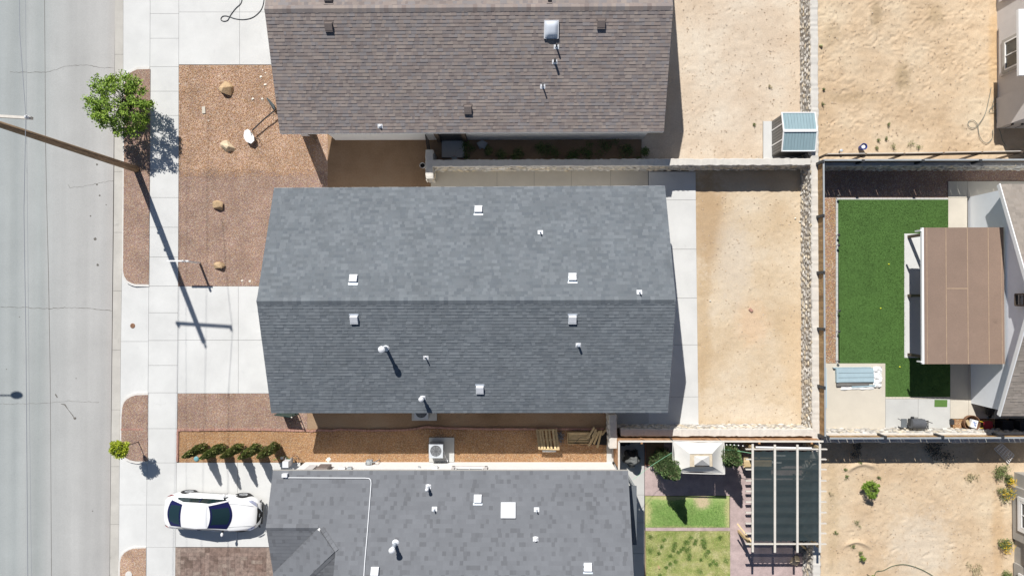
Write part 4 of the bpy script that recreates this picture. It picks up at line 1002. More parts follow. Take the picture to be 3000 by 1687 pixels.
def stone_wall(label, A, B, th, h, faces, cap_over=.03, stones=True, size=.34, rough_cap=True, seed=0, maxs=300, capm=M_cap, proud=.05):
    """A,B: ends of centre line in plan. faces: list of +1/-1 sides carrying stones (left/right of A->B)"""
    A = Vector((A.x, A.y, 0)); B = Vector((B.x, B.y, 0)); d = B-A; L = d.length; u = d/L; nl = Vector((-u.y, u.x, 0)); R = random.Random(seed)
    t = thing('stone_wall', label, 'wall', (A+B)/2)
    mb = MB(); mb.bar(A+Vz*(h/2-.05), B+Vz*(h/2-.05), th-.015, h-.06); obj('mortar_core', mb, M_mortar, t)
    # cap: wavy mortar top
    k = max(2, int(L/.12)); vs = []
    for i in range(k+1):
        c = A+u*(L*i/k); a = th/2+cap_over*.3+R.uniform(-.02, .025); b = th/2+cap_over*.3+R.uniform(-.02, .025); z = h+R.uniform(-.012, .012)
        vs += [c+nl*a+Vz*(z-.02), c-nl*b+Vz*(z-.02), c+nl*(a-.03)+Vz*(z+.02), c-nl*(b-.03)+Vz*(z+.02), c+nl*a*1.0+Vz*(h-.09), c-nl*b*1.0+Vz*(h-.09)]
    fs = []
    for i in range(k):
        o = i*6; q = o+6
        fs += [(o+2, q+2, q+3, o+3), (o, q, q+2, o+2), (o+3, q+3, q+1, o+1), (o+4, q+4, q, o), (o+1, q+1, q+5, o+5)]
    fs += [(4, 0, 2, 3, 1, 5), (k*6+5, k*6+1, k*6+3, k*6+2, k*6, k*6+4)]
    mb = MB(); mb.add(vs, fs); obj('cap', mb, capm, t)
    if stones:
        cells = []
        for side in faces:
            z = 0.0
            while z < h-.1:
                hh = R.uniform(.75, 1.15)*size*.75; x = -R.uniform(0, size)
                while x < L:
                    w = R.uniform(.7, 1.4)*size
                    cx = x+w/2
                    if 0 < cx < L:
                        cells.append((A+u*cx+nl*side*(th/2-.03+R.uniform(-.01, .02))+Vz*min(z+hh/2, h-.12), w*1.08, hh*1.12, R))
                    x += w
                z += hh
        to = org(t); cc = []
        cells.sort(key=lambda c: (c[0]-Vector((0, 0, H))).length)
        stuffmb = MB()
        for i, (c, w, hh, _) in enumerate(cells):
            j = R.randrange(len(STONES)); M3 = Matrix((u, nl, Vz)).transposed() @ Matrix.Diagonal((w*1.1, proud*2+.06, hh*1.15)) @ Matrix.Rotation(R.choice([0, math.pi]), 3, 'Z')
            if i < maxs:
                inst('stone', STONES[j], t, Matrix.Translation(c-to) @ M3.to_4x4())
            else:
                V, F = STV[j]; stuffmb.add([M3 @ Vector(v)+c for v in V], F, R.random())
        if stuffmb.v: o = obj('rubble_stones', stuffmb, M_stone, t); o['kind'] = 'stuff'
    return t
WH = 1.33
g = Gp
# W1 long right wall
stone_wall('long rubble stone wall running top to bottom behind the three back yards', g(2353, -60), g(2361, 1720), .36, WH, [-1], size=.27, seed=1)
stone_wall('stone wall with mortar cap between the brown roofed and charcoal roofed houses', g(1262, 493), g(2343, 489), .34, WH, [-1], size=.30, seed=2)
stone_wall('short stone wall return at the street end beside the barred gate', g(1268, 455), g(1268, 536), .36, WH, [1, -1], size=.3, seed=3)
stone_wall('sunlit stone wall between the sand yard and the wooden fence', g(1808, 1252), g(2352, 1252), .36, WH, [1], size=.30, seed=4)
stone_wall('short stone wall stub beside the lumber pile', g(1785, 1202), g(1788, 1296), .36, WH, [1, -1], size=.3, seed=5)
stone_wall('stone wall under the grill yard fence beside the grill', g(2372, 1267), g(3060, 1266), .46, WH, [1], size=.30, seed=6)
stone_wall('stone wall at the top of the artificial lawn yard', g(2372, 491), g(3060, 490), .33, WH-.1, [-1], size=.30, seed=7)

def picket_fence(label, A, B, z0, z1, m, railm, side=1, pw=.14, posts=None, postm=M_dark_metal, name='wooden_fence', toprail=True, maxn=300, gap=.006, gaps=0.0, th=.02, rail_w=.05):
    A = Vector((A.x, A.y, 0)); B = Vector((B.x, B.y, 0)); d = B-A; L = d.length; u = d/L; nl = Vector((-u.y, u.x, 0))*side
    t = thing(name, label, 'fence', (A+B)/2+Vz*z0); to = org(t); k = int(L/pw)
    M3 = Matrix((u, nl, Vz)).transposed(); cache = {}
    mesh_v = []
    for i in range(6):
        mbb = MB(); hh = z1-z0+(-.02+.008*i); mbb.box((0, 0, hh/2), (pw-gap, th, hh), tone=i/6+.05); mesh_v.append(mesh_from('picket', mbb.v, mbb.f, m, mbb.t))
    for i in range(min(k, maxn)):
        x = (i+.5)*pw
        off = Vector((0, 0, 0))
        inst('picket', random.choice(mesh_v), t, Matrix.Translation(A+u*(x+random.uniform(-gaps, gaps))+Vz*z0-to) @ M3.to_4x4())
    if toprail:
        mb = MB(); mb.bar(A+Vz*(z1+.015), B+Vz*(z1+.015), rail_w+.03, .03); obj('top_rail', mb, railm, t)
    mb = MB(); mb.bar(A-nl*(.04)+Vz*(z0+.15), B-nl*.04+Vz*(z0+.15), .04, .06); obj('lower_rail', mb, railm, t)
    if posts:
        for s_ in posts:
            mb = MB(); c = A+u*(L*s_)+nl*.05; mb.box(c+Vz*((z0+z1)/2+.02), (.13, .12, z1-z0+.12), M=M3); obj('post', mb, postm, t)
    return t
FT = 1.97
# fence on W1 right side (y 480..1290), left face visible
picket_fence('brown plank fence on the long stone wall beside the artificial lawn yard', g(2363.5, 496), g(2368, 1262), WH-.02, FT, M_wood, M_litegrey, side=-1, posts=[.0, .195, .40, .605, .815, .995], gaps=.0)
# fence on W5
picket_fence('grey plank fence on the wall at the top of the lawn yard', g(2365, 490), g(3058, 489), WH-.12, FT-.12, M_wood_d, M_litegrey, side=-1, posts=[.16, .40, .63, .86], gap=.008, gaps=.012)
# fence on W4
picket_fence('brown plank fence on the wall behind the grill', g(2368, 1260), g(3058, 1258), WH-.02, FT, M_wood, M_litegrey, side=1, posts=[.01, .24, .47, .71], gap=.008, gaps=.012)
# S yard fence: lit brown boards
fl = picket_fence('new reddish wooden fence behind the canopy and pergola', g(1797, 1268), g(2362, 1268), .0, 2.0, M_wood_red, M_pergola, side=1, posts=None, rail_w=.06)
for x in (1860, 1990, 2070, 2185, 2330):
    mb = MB(); mb.box(Gp(x, 1272.5, 1.03), (.1, .1, 2.0)); obj('post', mb, M_wood_red, fl)
for x in (1860, 2030, 2200, 2320):
    mb = MB(); mb.bar(Gp(x, 1266, 1.6)+Vector((0, .04, 0)), Gp(x+9, 1266, 1.95)+Vector((0, .04, 0)), .05, .04); obj('brace', mb, M_wood_red, fl)
picket_fence('side gate fence of reddish boards beside the tarp heap', g(1797, 1268), g(1797, 1349), .0, 2.0, M_wood_red, M_pergola, side=1, rail_w=.06)
# open timber frame fence, upper right
tf = thing('timber_frame', 'open timber post and rail frame along the bottom of the sandy yard', 'fence', Gp(2680, 472, 0))
tops = [(2422, 453), (2537, 452), (2650, 451), (2765, 449), (2878, 447), (2994, 445)]
TP = [P(x, y, 1.8) for x, y in tops]
for p in TP:
    mb = MB(); mb.box((p.x, p.y, .9), (.09, .09, 1.8)); obj('post', mb, M_wood_d, tf)
for a, b in zip(TP, TP[1:]):
    for dz in (-.09, -.24, -.39):
        mb = MB(); mb.bar(a+Vz*dz+Vector((.05, 0, 0)), b+Vz*dz-Vector((.05, 0, 0)), .03, .14); obj('rail', mb, M_wood_d, tf)
    mb = MB(); mb.bar(a+Vector((.046, .04, -.02)), b+Vector((-.046, .04, -.02)), .03, .04); obj('top_strip', mb, M_pergola, tf)

# barred gate
gt = thing('metal_gate', 'black barred metal gate beside the brown roofed house', 'gate', Gp(1257, 430, 0))
a = Gp(1257, 413, 0); b = Gp(1262, 452, 0)
for z in (.15, 1.35):
    mb = MB(); mb.bar(a+Vz*z, b+Vz*z, .04, .04); obj('rail', mb, M_dark_metal, gt)
for i in range(8):
    q = a.lerp(b, i/7); mb = MB(); mb.box(q+Vz*.75, (.025, .025, 1.3)); obj('bar', mb, M_dark_metal, gt)

# ------------------------------------------------------------------ brick edging lines
def brick_line(label, pts, n, seed, w=.10, L=.2):
    t = thing('brick_edging', label, 'edging', P(*pts[0], 0)); R = random.Random(seed); to = org(t)
    X = [p[0] for p in pts]; Y = [p[1] for p in pts]; Q = [P(x, y, .0) for x, y in pts]
    seg = [0]
    for q0, q1 in zip(Q, Q[1:]): seg.append(seg[-1]+(q1-q0).length)
    tot = seg[-1]; k = min(int(tot/L), 300); mm = []
    for i in range(5):
        b = MB(); b.box((0, 0, .035), (L-.012, w, .07), tone=i/5); mm.append(mesh_from('brick', b.v, b.f, M_brick, b.t))
    xs = [q.x for q in Q]; ys = [q.y for q in Q]
    for i in range(k):
        s_ = (i+.5)*L; x = np.interp(s_, seg, xs); y = np.interp(s_, seg, ys); x2 = np.interp(s_+.05, seg, xs); y2 = np.interp(s_+.05, seg, ys)
        a = math.atan2(y2-y, x2-x)+R.uniform(-.05, .05)
        inst('brick', R.choice(mm), t, Matrix.Translation(Vector((x, y+R.uniform(-.008, .008), R.uniform(-.004, .01)))-to) @ Matrix.Rotation(a, 4, 'Z'))
brick_line('red brick edging line between the two lower houses', [(520, 1259), (640, 1258), (700, 1257), (780, 1258), (830, 1259), (900, 1260), (915, 1262), (935, 1259), (975, 1261), (990, 1257), (1080, 1260), (1180, 1259), (1225, 1254), (1250, 1249), (1262, 1251), (1330, 1254), (1420, 1256), (1500, 1256), (1640, 1256), (1775, 1256)], 0, 1)
brick_line('short red brick edging across the lower kerbside verge', [(356, 1256.5), (433, 1257)], 0, 2)
brick_line('red brick edging beside the sidewalk at the row of cypresses', [(522, 1262), (521, 1354)], 0, 3)

# ------------------------------------------------------------------ foliage helpers
def leaf_cloud(centres, radii, per, size, seed, flat=.6, up=.4):
    r = np.random.default_rng(seed); V = []; T = []; n_ = 0
    for (c, rad) in zip(centres, radii):
        k = per; d = r.normal(size=(k, 3)); d /= np.linalg.norm(d, axis=1)[:, None]
        p = np.array(c)+d*(r.random(k)**.45)[:, None]*np.array(rad)
        a = r.normal(size=(k, 3)); a /= np.linalg.norm(a, axis=1)[:, None]
        nrm = r.normal(size=(k, 3)); nrm[:, 2] = np.abs(nrm[:, 2])+up; nrm /= np.linalg.norm(nrm, axis=1)[:, None]
        u = np.cross(nrm, a); u /= np.linalg.norm(u, axis=1)[:, None]; w = np.cross(nrm, u)
        s = size*r.uniform(.6, 1.4, k)[:, None]
        V.append(np.stack([p-u*s, p-w*s*.45, p+u*s, p+w*s*.45], 1)); T.append(np.full(k, r.random()*.5)+r.uniform(0, .5, k))
    V = np.concatenate(V).reshape(-1, 3); F = np.arange(len(V)).reshape(-1, 4)
    return V, F, np.concatenate(T)
def add_cloud(name, C, m, parent, local=True):
    V, F, T = C; me = mesh_from(name, V, F, m, T); o = bpy.data.objects.new(name, me); COL.objects.link(o); o.parent = parent; return o
def tree(name, label, cat, base, hc, rh, rv, ncl, per, leaf, m, seed, trunk_r=.05, clr=.3, group=None, hang=0):
    t = thing(name, label, cat, base, group); R = random.Random(seed); cs = []; rs = []
    for i in range(ncl):
        while True:
            d = Vector((R.uniform(-1, 1), R.uniform(-1, 1), R.uniform(-1, 1)))
            if d.length < 1: break
        d = d.normalized()*d.length**.35
        k = R.uniform(.78, 1.12)
        c = Vector((d.x*rh*k, d.y*rh*k, hc+d.z*rv*k)); cs.append(tuple(c)); q = clr*R.uniform(.6, 1.25); rs.append((q, q, q*.7))
    add_cloud('foliage', leaf_cloud(cs, rs, per, leaf, seed), m, t)
    mb = MB(); mb.tube([(0, 0, -.05), (.02, .01, hc*.3), (0, .03, hc*.62)], [trunk_r, trunk_r*.8, trunk_r*.6], 8); obj('trunk', mb, M_bark, t, local=True)
    mb = MB()
    for c in cs[::max(1, ncl//26)]:
        c = Vector(c); m0 = Vector((0, .02, hc*.5)); mid = m0.lerp(c, .5)+Vector((R.uniform(-.1, .1), R.uniform(-.1, .1), .05))
        mb.tube([m0, mid, c], [trunk_r*.45, trunk_r*.25, trunk_r*.1], 5)
    obj('branches', mb, M_bark, t, local=True)
    return t
tree('street_tree', 'leafy green street tree overhanging the road above the utility pole', 'tree', Gp(413, 336, .05), 1.85, 1.50, 1.05, 150, 62, .062, M_foliage, 3, .07, .26)
tree('young_tree', 'small yellow green tree beside the kerb at the lower verge', 'tree', Gp(407, 1293, .05), 1.72, .42, .36, 34, 90, .045, M_foliage_y, 5, .025, .17)
mb = MB(); mb.box((0, 0, 0), (.01, .01, .01))
def cypress(base, h, r, label, seed, group, m=M_cypress, n=3600, lean=0):
    rr = np.random.default_rng(seed); t = thing('cypress', label, 'cypress', base, group)
    k = n; z = rr.random(k)**.9*h; f = z/h
    prof = np.where(f < .12, .75+f/.12*.25, np.clip(1-((f-.12)/.88)**2.3, 0.03, 1))
    a = rr.uniform(0, 2*np.pi, k); lump = 1+.14*np.sin(a*3+z*5+seed)+.10*np.sin(a*5-z*9)
    rad = r*prof*lump*(.72+.3*rr.random(k)**.5)
    p = np.stack([np.cos(a)*rad, np.sin(a)*rad, z*.97+.08], -1)
    out = np.stack([np.cos(a)*.5, np.sin(a)*.5, np.full(k, .9)], -1)+rr.normal(size=(k, 3))*.25; out /= np.linalg.norm(out, axis=1)[:, None]
    s = rr.normal(size=(k, 3)); u = np.cross(out, s); u /= np.linalg.norm(u, axis=1)[:, None]; L = rr.uniform(.05, .12, k)[:, None]
    V = np.stack([p-u*.022, p+out*L*.5-u*.03, p+out*L, p+out*L*.5+u*.03], 1).reshape(-1, 3); F = np.arange(len(V)).reshape(-1, 4)
    add_cloud('foliage', (V, F, np.clip(.3+.25*np.sin(a*3+z*5+seed)+rr.uniform(-.25, .35, k), 0, 1)), m, t)
    mb = MB(); mb.tube([(0, 0, -.05), (0, 0, h*.85)], [.05, .015], 6); obj('trunk', mb, M_bark, t, local=True)
    core = MB(); core.lathe((0, 0, .1), [(r*.4, 0), (r*.72, h*.2), (r*.62, h*.45), (r*.4, h*.7), (.02, h*.93)], 10); obj('inner_growth', core, mat('cypress_inner', (.045, .07, .025), .9), t, local=True)
    return t
for i, (x, y, h, lb) in enumerate([(604, 1306, 2.45, 'clipped dark green cypress nearest the sidewalk, first of the row of five'), (657, 1307, 2.65, 'second cypress from the sidewalk in the row beside the driveway'), (709, 1306, 2.5, 'middle cypress of the row of five beside the driveway'),
                                   (760, 1307, 2.6, 'fourth cypress from the sidewalk, next to the one by the hose'), (812, 1304, 2.65, 'cypress nearest the grey roofed house, last of the row by the green hose')]):
    cypress(Gp(x, y, 0), h, (.20, .215, .195, .21, .22)[i], lb, 60+i, 'cypresses in a row beside the driveway')
cypress(Gp(1932, 1338, 0), 4.2, .55, 'tall shaggy conifer leaning over the left corner of the white canopy', 71, 'conifers beside the canopy', M_juniper, 6500)
cypress(Gp(2101, 1306, 0), 3.8, .55, 'shaggy green conifer between the canopy and the pergola', 72, 'conifers beside the canopy', M_juniper, 6500)

def weed(px, py, r, n, label, seed, m=M_weed, h=.15, name='weed', cat='weed', group='weeds growing in the sandy yards', leaf=.03, z=0.0):
    rr = np.random.default_rng(seed); k = n
    t = thing(name, label, cat, P(px, py, z), group)
    C = leaf_cloud([(rr.normal()*r*.4, rr.normal()*r*.4, h*.4) for _ in range(6)], [(r*.6, r*.6, h*.6)]*6, n//6, leaf, seed)
    add_cloud('leaves', C, m, t)
    mb = MB(); R = random.Random(seed)
    for i in range(5):
        a = R.uniform(0, 6.28); mb.tube([(0, 0, -.02), (math.cos(a)*r*.5, math.sin(a)*r*.5, h*.6)], [.006, .003], 4)
    obj('stems', mb, M_bark, t, local=True)
    return t
tree('bush', 'bright green bushy shrub in the sand of the lower right yard', 'shrub', Gp(2537, 1424, 0), .55, .38, .30, 30, 80, .04, M_foliage, 9, .03, .16)
ws = [(2573, 1398, .10, 'small green weed right of the bushy shrub'), (2479, 1396, .12, 'small weed left of the bushy shrub'), (2511, 1535, .17, 'green weed below the bushy shrub'), (2519, 1353, .1, 'little weed near the fence shadow above the shrub'),
      (2475, 1374, .1, 'thin weed at the upper left of the lower right yard'), (2431, 1448, .22, 'straw coloured weed clump beside the pergola beams'), (2497, 1597, .14, 'weed inside the lower earth ring'), (2520, 1620, .12, 'weed just above the staked sapling'), (2446, 1560, .1, 'tiny weed near the wall halfway down the lower right yard'),
      (2602, 365, .11, 'green weed in the middle of the top right sand yard'), (2572, 411, .09, 'tiny weed above the timber frame, left one'), (2595, 407, .08, 'tiny weed above the timber frame, right one'), (2619, 433, .17, 'green weed behind the timber frame rail'), (2667, 424, .15, 'spreading weed right of the frame weed'), (2692, 432, .17, 'yellowing weed patch near the timber frame'), (2568, 433, .12, 'weed between the blue bucket and the frame'),
      (2409, 305, .1, 'green weed against the long stone wall cap'), (2413, 264, .08, 'tiny weed against the wall above the shed'), (2209, 365, .1, 'small weed on the sand left of the shed'), (1955, 1700, .1, 'weed at the bottom edge of the lawn'), (2255, 255, .12, 'dry spindly weed on the pale sand above the shed')]
for i, (x, y, r, lb) in enumerate(ws): weed(x, y, r, 120, lb, 100+i, M_dry if i in (5, 20) else M_weed, .14, leaf=.022)
# shaded weeds below the brown roof
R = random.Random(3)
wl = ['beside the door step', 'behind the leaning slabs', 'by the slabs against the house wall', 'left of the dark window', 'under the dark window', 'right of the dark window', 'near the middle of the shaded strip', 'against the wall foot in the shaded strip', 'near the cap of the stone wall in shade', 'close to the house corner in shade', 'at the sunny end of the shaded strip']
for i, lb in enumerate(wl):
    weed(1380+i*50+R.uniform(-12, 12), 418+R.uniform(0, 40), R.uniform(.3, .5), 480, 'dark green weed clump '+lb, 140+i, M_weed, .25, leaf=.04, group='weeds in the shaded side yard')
def flowerbush(px, py, r, lb, seed, fl=True):
    t = weed(px, py, r, 700, lb, seed, M_weed, .5, 'flowering_bush', 'bush', 'flowering bushes by the grey stucco house', .035)
    if fl: add_cloud('flowers', leaf_cloud([(0, 0, .45)], [(r*1.1, r*1.1, .2)], 90, .035, seed+1, up=1), M_flower, t)
flowerbush(2938, 1438, .38, 'yellow flowering bush against the grey stucco wall, the larger one', 160)
flowerbush(2948, 1405, .22, 'small yellow flowering bush above the larger one', 163)
flowerbush(2935, 1592, .36, 'yellow flowering bush between the two white windows', 166)
flowerbush(2920, 1378, .42, 'scraggly green bush near the white lattice', 169, False)
flowerbush(2941, 1680, .3, 'low green bush at the bottom edge by the stucco wall', 172, False)
# staked sapling
t = tree('sapling', 'thin sapling with a few leaves at the bottom of the sand yard', 'sapling', Gp(2541, 1682, 0), .75, .3, .35, 9, 40, .04, M_foliage, 12, .02, .12)
t = tree('sapling', 'tiny sapling top beside the lower earth ring', 'sapling', Gp(2519, 1628, 0), .3, .12, .12, 5, 40, .035, M_foliage, 13, .02, .1)
# brush pile in the shade
weed(2745, 1322, .7, 500, 'heap of dark dead branches in the fence shadow', 180, mat('dead_brush', (.10, .10, .09), .9, .2, 8), .35, 'brush_pile', 'brush', None, .05)
weed(2512, 1315, .4, 260, 'small heap of dark dead branches near the stone wall corner', 181, MATS['dead_brush'], .25, 'brush_pile', 'brush', None, .04)
weed(2849, 1402, .35, 240, 'heap of dry straw and litter near the stucco house', 182, M_dry, .12, 'straw_heap', 'straw', None, .04)
weed(2857, 1672, .4, 260, 'patch of dry straw at the bottom right of the sand yard', 183, M_dry, .1, 'straw_heap', 'straw', None, .04)
weed(2245, 258, .01, 12, 'bare dead twig cluster on the pale sand', 184, M_dry, .1, 'twig', 'twig', None, .02)

# ------------------------------------------------------------------ boulders and stones
def boulder(px, py, r, h, m, label, seed, name='boulder', cat='boulder', group='boulders in the front yard gravel'):
    R = random.Random(seed); bm = bmesh.new()
    for k in range(17):
        d = Vector((R.gauss(0, 1), R.gauss(0, 1), abs(R.gauss(0, 1))*.9-.15)).normalized()
        bm.verts.new((d.x*r*R.uniform(.82, 1.22), d.y*r*R.uniform(.82, 1.2)*.92, max(d.z, -.1)*h*R.uniform(.85, 1.1)))
    q = bmesh.ops.convex_hull(bm, input=bm.verts)
    bmesh.ops.delete(bm, geom=[g_ for g_ in q['geom_interior'] if isinstance(g_, bmesh.types.BMVert)], context='VERTS')
    bmesh.ops.bevel(bm, geom=bm.edges[:], offset=r*.035, segments=1, affect='EDGES')
    me = bpy.data.meshes.new(name); bm.to_mesh(me); bm.free(); me.materials.append(m)
    o = bpy.data.objects.new(name, me); COL.objects.link(o); o.location = P(px, py, 0); tag(o, label, cat, group); return o
boulder(664, 262, .42, .42, M_boulder, 'large tan boulder nearest the top driveway', 1)
boulder(668, 430, .38, .36, M_boulder2, 'pale cream boulder left of the fallen hoop backboard', 2)
boulder(643, 601, .32, .34, M_boulder, 'orange tan boulder in the middle of the reddish gravel', 3)
boulder(644, 781, .31, .34, M_boulder, 'orange boulder right of the sign post', 4)
for i, (x, y, r, lb) in enumerate([(778, 249, .09, 'white stone just above the pair of round stones'), (741, 291, .08, 'round white stone, left one of the pair by the hoop base'), (769, 291, .08, 'round white stone beside the black hoop base'), (765, 226, .08, 'pale stone close to the brown roof edge'), (778, 214, .05, 'smallest pale stone near the brown roof edge'),
                                   (710, 823, .07, 'white stone near the middle driveway, left one'), (732, 824, .07, 'white stone near the middle driveway, right one'), (770, 206, .04, 'tiny pale stone near the top driveway'), (610, 355, .05, 'small grey stone in the gravel near the flat paver'), (527, 246, .05, 'small dark stone at the sidewalk edge')]):
    boulder(x, y, r, r*.8, M_pebble, lb, 20+i, 'stone', 'stone', 'loose stones in the front yard')
boulder(2405, 136, .10, .15, mat('greenish_stone', (.45, .45, .25), .7), 'pale greenish ball shaped stone beside the long wall', 40, 'stone', 'stone', None)
for i, (x, y) in enumerate(((2080, 881), (2348, 640), (2343, 650), (2330, 640))): boulder(x, y, .055, .05, M_pebble, ['white pebble on the sand beside the rear walk', 'flat pale stone at the foot of the long wall, upper one', 'flat pale stone at the foot of the long wall, lower one', 'pale stone just left of the wall foot stones'][i], 50+i, 'stone', 'stone', None)
boulder(963, 1346, .14, .12, M_pebble, 'white rock leaning on the white wall by the meters', 60, 'stone', 'stone', None)
mb = MB(); mb.box(P(597, 323, .03), (.17, .36, .05), rz=.06); tag(obj('paver', mb, M_concrete2), 'single flat tan paver lying on the tan gravel', 'paver')
mb = MB(); mb.box(P(2200, 908, .03), (.2, .13, .07), rz=-.7); tag(obj('brick', mb, M_brick), 'single red brick lying on the sand behind the charcoal roofed house', 'brick')
mb = MB(); mb.lathe(P(389, 954, -.04), [(.13, -.02), (.13, .02), (.1, .024)], 20); tag(obj('valve_cover', mb, M_copper), 'round rusty valve cover in the middle driveway apron', 'cover')
mb = MB(); mb.lathe(P(378, 1682, .05), [(.18, 0), (.18, .04), (.15, .045)], 20); tag(obj('meter_ring', mb, M_curb), 'pale round meter box ring in the bottom verge', 'cover')

# ------------------------------------------------------------------ utility pole, wires, lamp
pb = Gp(402, 497, 0)
up_ = thing('utility_pole', 'tall brown wooden utility pole leaning out over the road', 'pole', pb)
mb = MB(); mb.tube([pb-Vz*.1, pb+Vz*3, pb+Vz*7, pb+Vz*11.1], [.175, .165, .145, .12], 20); obj('shaft', mb, M_pole, up_, smooth=True)
mb = MB(); mb.tube([pb+Vz*.3+Vector((.17, 0, 0)), pb+Vz*10+Vector((.13, 0, 0))], .008, 5); obj('ground_wire', mb, M_cable, up_)
aL = Gp(337, 484, 10.2); aR = Gp(500, 494, 10.2)
mb = MB(); mb.bar(aL, aR, .10, .13); arm = obj('crossarm', mb, M_pergola, up_)
for q in (aL.lerp(aR, .03), aL.lerp(aR, .97)):
    mb = MB(); mb.lathe(q+Vz*.06, [(.03, 0), (.07, .05), (.05, .09), (.08, .13), (.05, .17), (.03, .2)], 10); obj('insulator', mb, M_white_metal, arm)
mb = MB(); mb.lathe(pb+Vz*11.1, [(.03, 0), (.03, .2), (.06, .22), (.08, .3), (.04, .36)], 10); obj('pole_top_insulator', mb, M_dark_metal, up_)
for (x, z, ht) in ((.18, 5.2, .1), (.18, 4.1, .08)):
    mb = MB(); mb.box(pb+Vector((-.16, -.02, z)), (.12, .06, ht)); obj('bracket', mb, M_galv, up_)
def wire(label, pts, r=.011, m=M_cable):
    mb = MB(); mb.tube(pts, r, 5); return tag(obj('power_line', mb, m), label, 'wire', 'power lines on the utility pole')
q0 = aR+Vz*.26-Vector((.05, 0, 0))
M_wire = mat('bare_wire', (.45, .47, .5), .4, 0, metal=.5)
wire('power line on the street side crossarm end crossing the whole road view', [P(56, -90, 10.2), P(58, 100, 10.35), q0, P(70, 620, 10.3), P(76, 1000, 10.2), P(82, 1760, 10.1)], .012, M_wire)
q1 = pb+Vz*11.46; wire('power line on top of the utility pole', [q1+Vector((.1, 12, -.2)), q1, q1+Vector((-.1, -13, -.35)), q1+Vector((-.2, -24, 0))], .009)
q2 = aL+Vz*.26+Vector((.05, 0, 0)); wire('power line on the far crossarm end', [q2+Vector((.1, 12, -.2)), q2, q2+Vector((-.1, -13, -.35)), q2+Vector((-.2, -24, 0))], .009)
wire('communication cable low on the utility pole', [P(74, -90, 8.2), P(78, 360, 8.1), P(84, 1000, 8.0), P(93, 1760, 7.9)], .006, M_wire)
# street lamp standing left of the view, its shadow falls on the road
lp = Vector((Gp(-98, 787, 0).x-2.2, Gp(0, 787, 0).y+.0, 0))
sl = thing('street_lamp', 'street lamp across the road whose shadow falls on the asphalt', 'street lamp', lp)
mb = MB(); mb.tube([lp, lp+Vz*8.0], [.09, .06], 10); obj('shaft', mb, M_galv, sl)
hd = lp+Vector((2.2, 0, 8.05))
mb = MB(); mb.tube([lp+Vz*7.7, lp+Vector((1.0, 0, 8.05)), hd-Vector((.3, 0, 0))], .035, 8); obj('arm', mb, M_galv, sl)
mb = MB(); mb.lathe((0, 0, 0), [(.02, -.08), (.19, -.05), (.2, 0), (.12, .06), (.02, .08)], 16)
mb.v = [(v[0]*1.7+hd.x, v[1]*.95+hd.y, v[2]+hd.z) for v in mb.v]; obj('lamp_head', mb, M_litegrey, sl)

# yard sign post (L-shaped, white)
sb = Gp(585.5, 770, 0); ys = thing('sign_post', 'white L shaped yard sign post without a sign beside the sidewalk', 'post', sb)
mb = MB(); mb.box(sb+Vz*.92, (.09, .09, 1.84)); obj('upright', mb, M_trim_w, ys)
mb = MB(); mb.box(sb+Vector((-.36, .02, 1.58)), (1.1, .07, .09)); obj('arm', mb, M_trim_w, ys)
mb = MB(); mb.lathe(sb+Vz*1.84, [(.07, 0), (.03, .04), (.005, .09)], 4); obj('finial', mb, M_trim_w, ys)

# basketball hoop lying on the gravel
bh = thing('basketball_hoop', 'toppled portable basketball hoop with white backboard on the gravel', 'basketball hoop', P(760, 350, 0))
def fan(c, r, m, n=14, z=.0): return
bc = P(729, 399, .25)
ux = (P(744, 385, 0)-P(713, 412, 0)).normalized(); 
mb = MB(); pts = [(243, 1140), (262, 1040), (330, 1005), (385, 1040), (462, 1160), (468, 1250), (400, 1312), (300, 1270), (255, 1200)]
mb.prism([tuple(P(680+x*180/1304, 240+y*200/1449, .3)) for x, y in pts], .26, .3); obj('backboard', mb, M_trim_w, bh)
def zp(x, y, z): return P(680+x*180/1304, 240+y*200/1449, z)
mb = MB(); mb.tube([zp(430, 1030, .33), zp(660, 810, .38), zp(890, 620, .42)], .035, 8); obj('pole', mb, M_dark_metal, bh)
mb = MB(); mb.tube([zp(430, 1030, .33), zp(470, 1120, .25), zp(390, 1060, .33), zp(410, 1130, .33)], .02, 6); obj('bracket', mb, M_dark_metal, bh)
mb = MB(); ring = [zp(530+60*math.cos(a)*.9-10*math.sin(a), 1250+75*math.sin(a)+30*math.cos(a), .12+.05*math.cos(a)) for a in [i*math.pi/8 for i in range(17)]]; mb.tube(ring, .012, 6, caps=False); obj('rim', mb, M_dark_metal, bh)
bm = bmesh.new()
for (x, y) in ((720, 340), (745, 330), (905, 500), (915, 600), (880, 605), (820, 490), (795, 450)):
    for z in (.02, .42): bm.verts.new(zp(x, y, z*(.9 if z > .1 else 1)))
bmesh.ops.convex_hull(bm, input=bm.verts); bmesh.ops.bevel(bm, geom=bm.edges[:], offset=.03, segments=2, affect='EDGES')
mb = MB(); bm.verts.ensure_lookup_table(); mb.add([v.co[:] for v in bm.verts], [tuple(v.index for v in f.verts) for f in bm.faces]) if not bm.verts.index_update() else 0; bm.free()
obj('base', mb, mat('base_plastic', (.05, .065, .07), .5, .1, 5), bh)
mb = MB(); mb.tube([zp(820, 520, .4), zp(790, 700, .05)], .01, 5); mb.tube([zp(885, 640, .4), zp(870, 800, .05)], .01, 5); obj('strut', mb, M_dark_metal, bh)

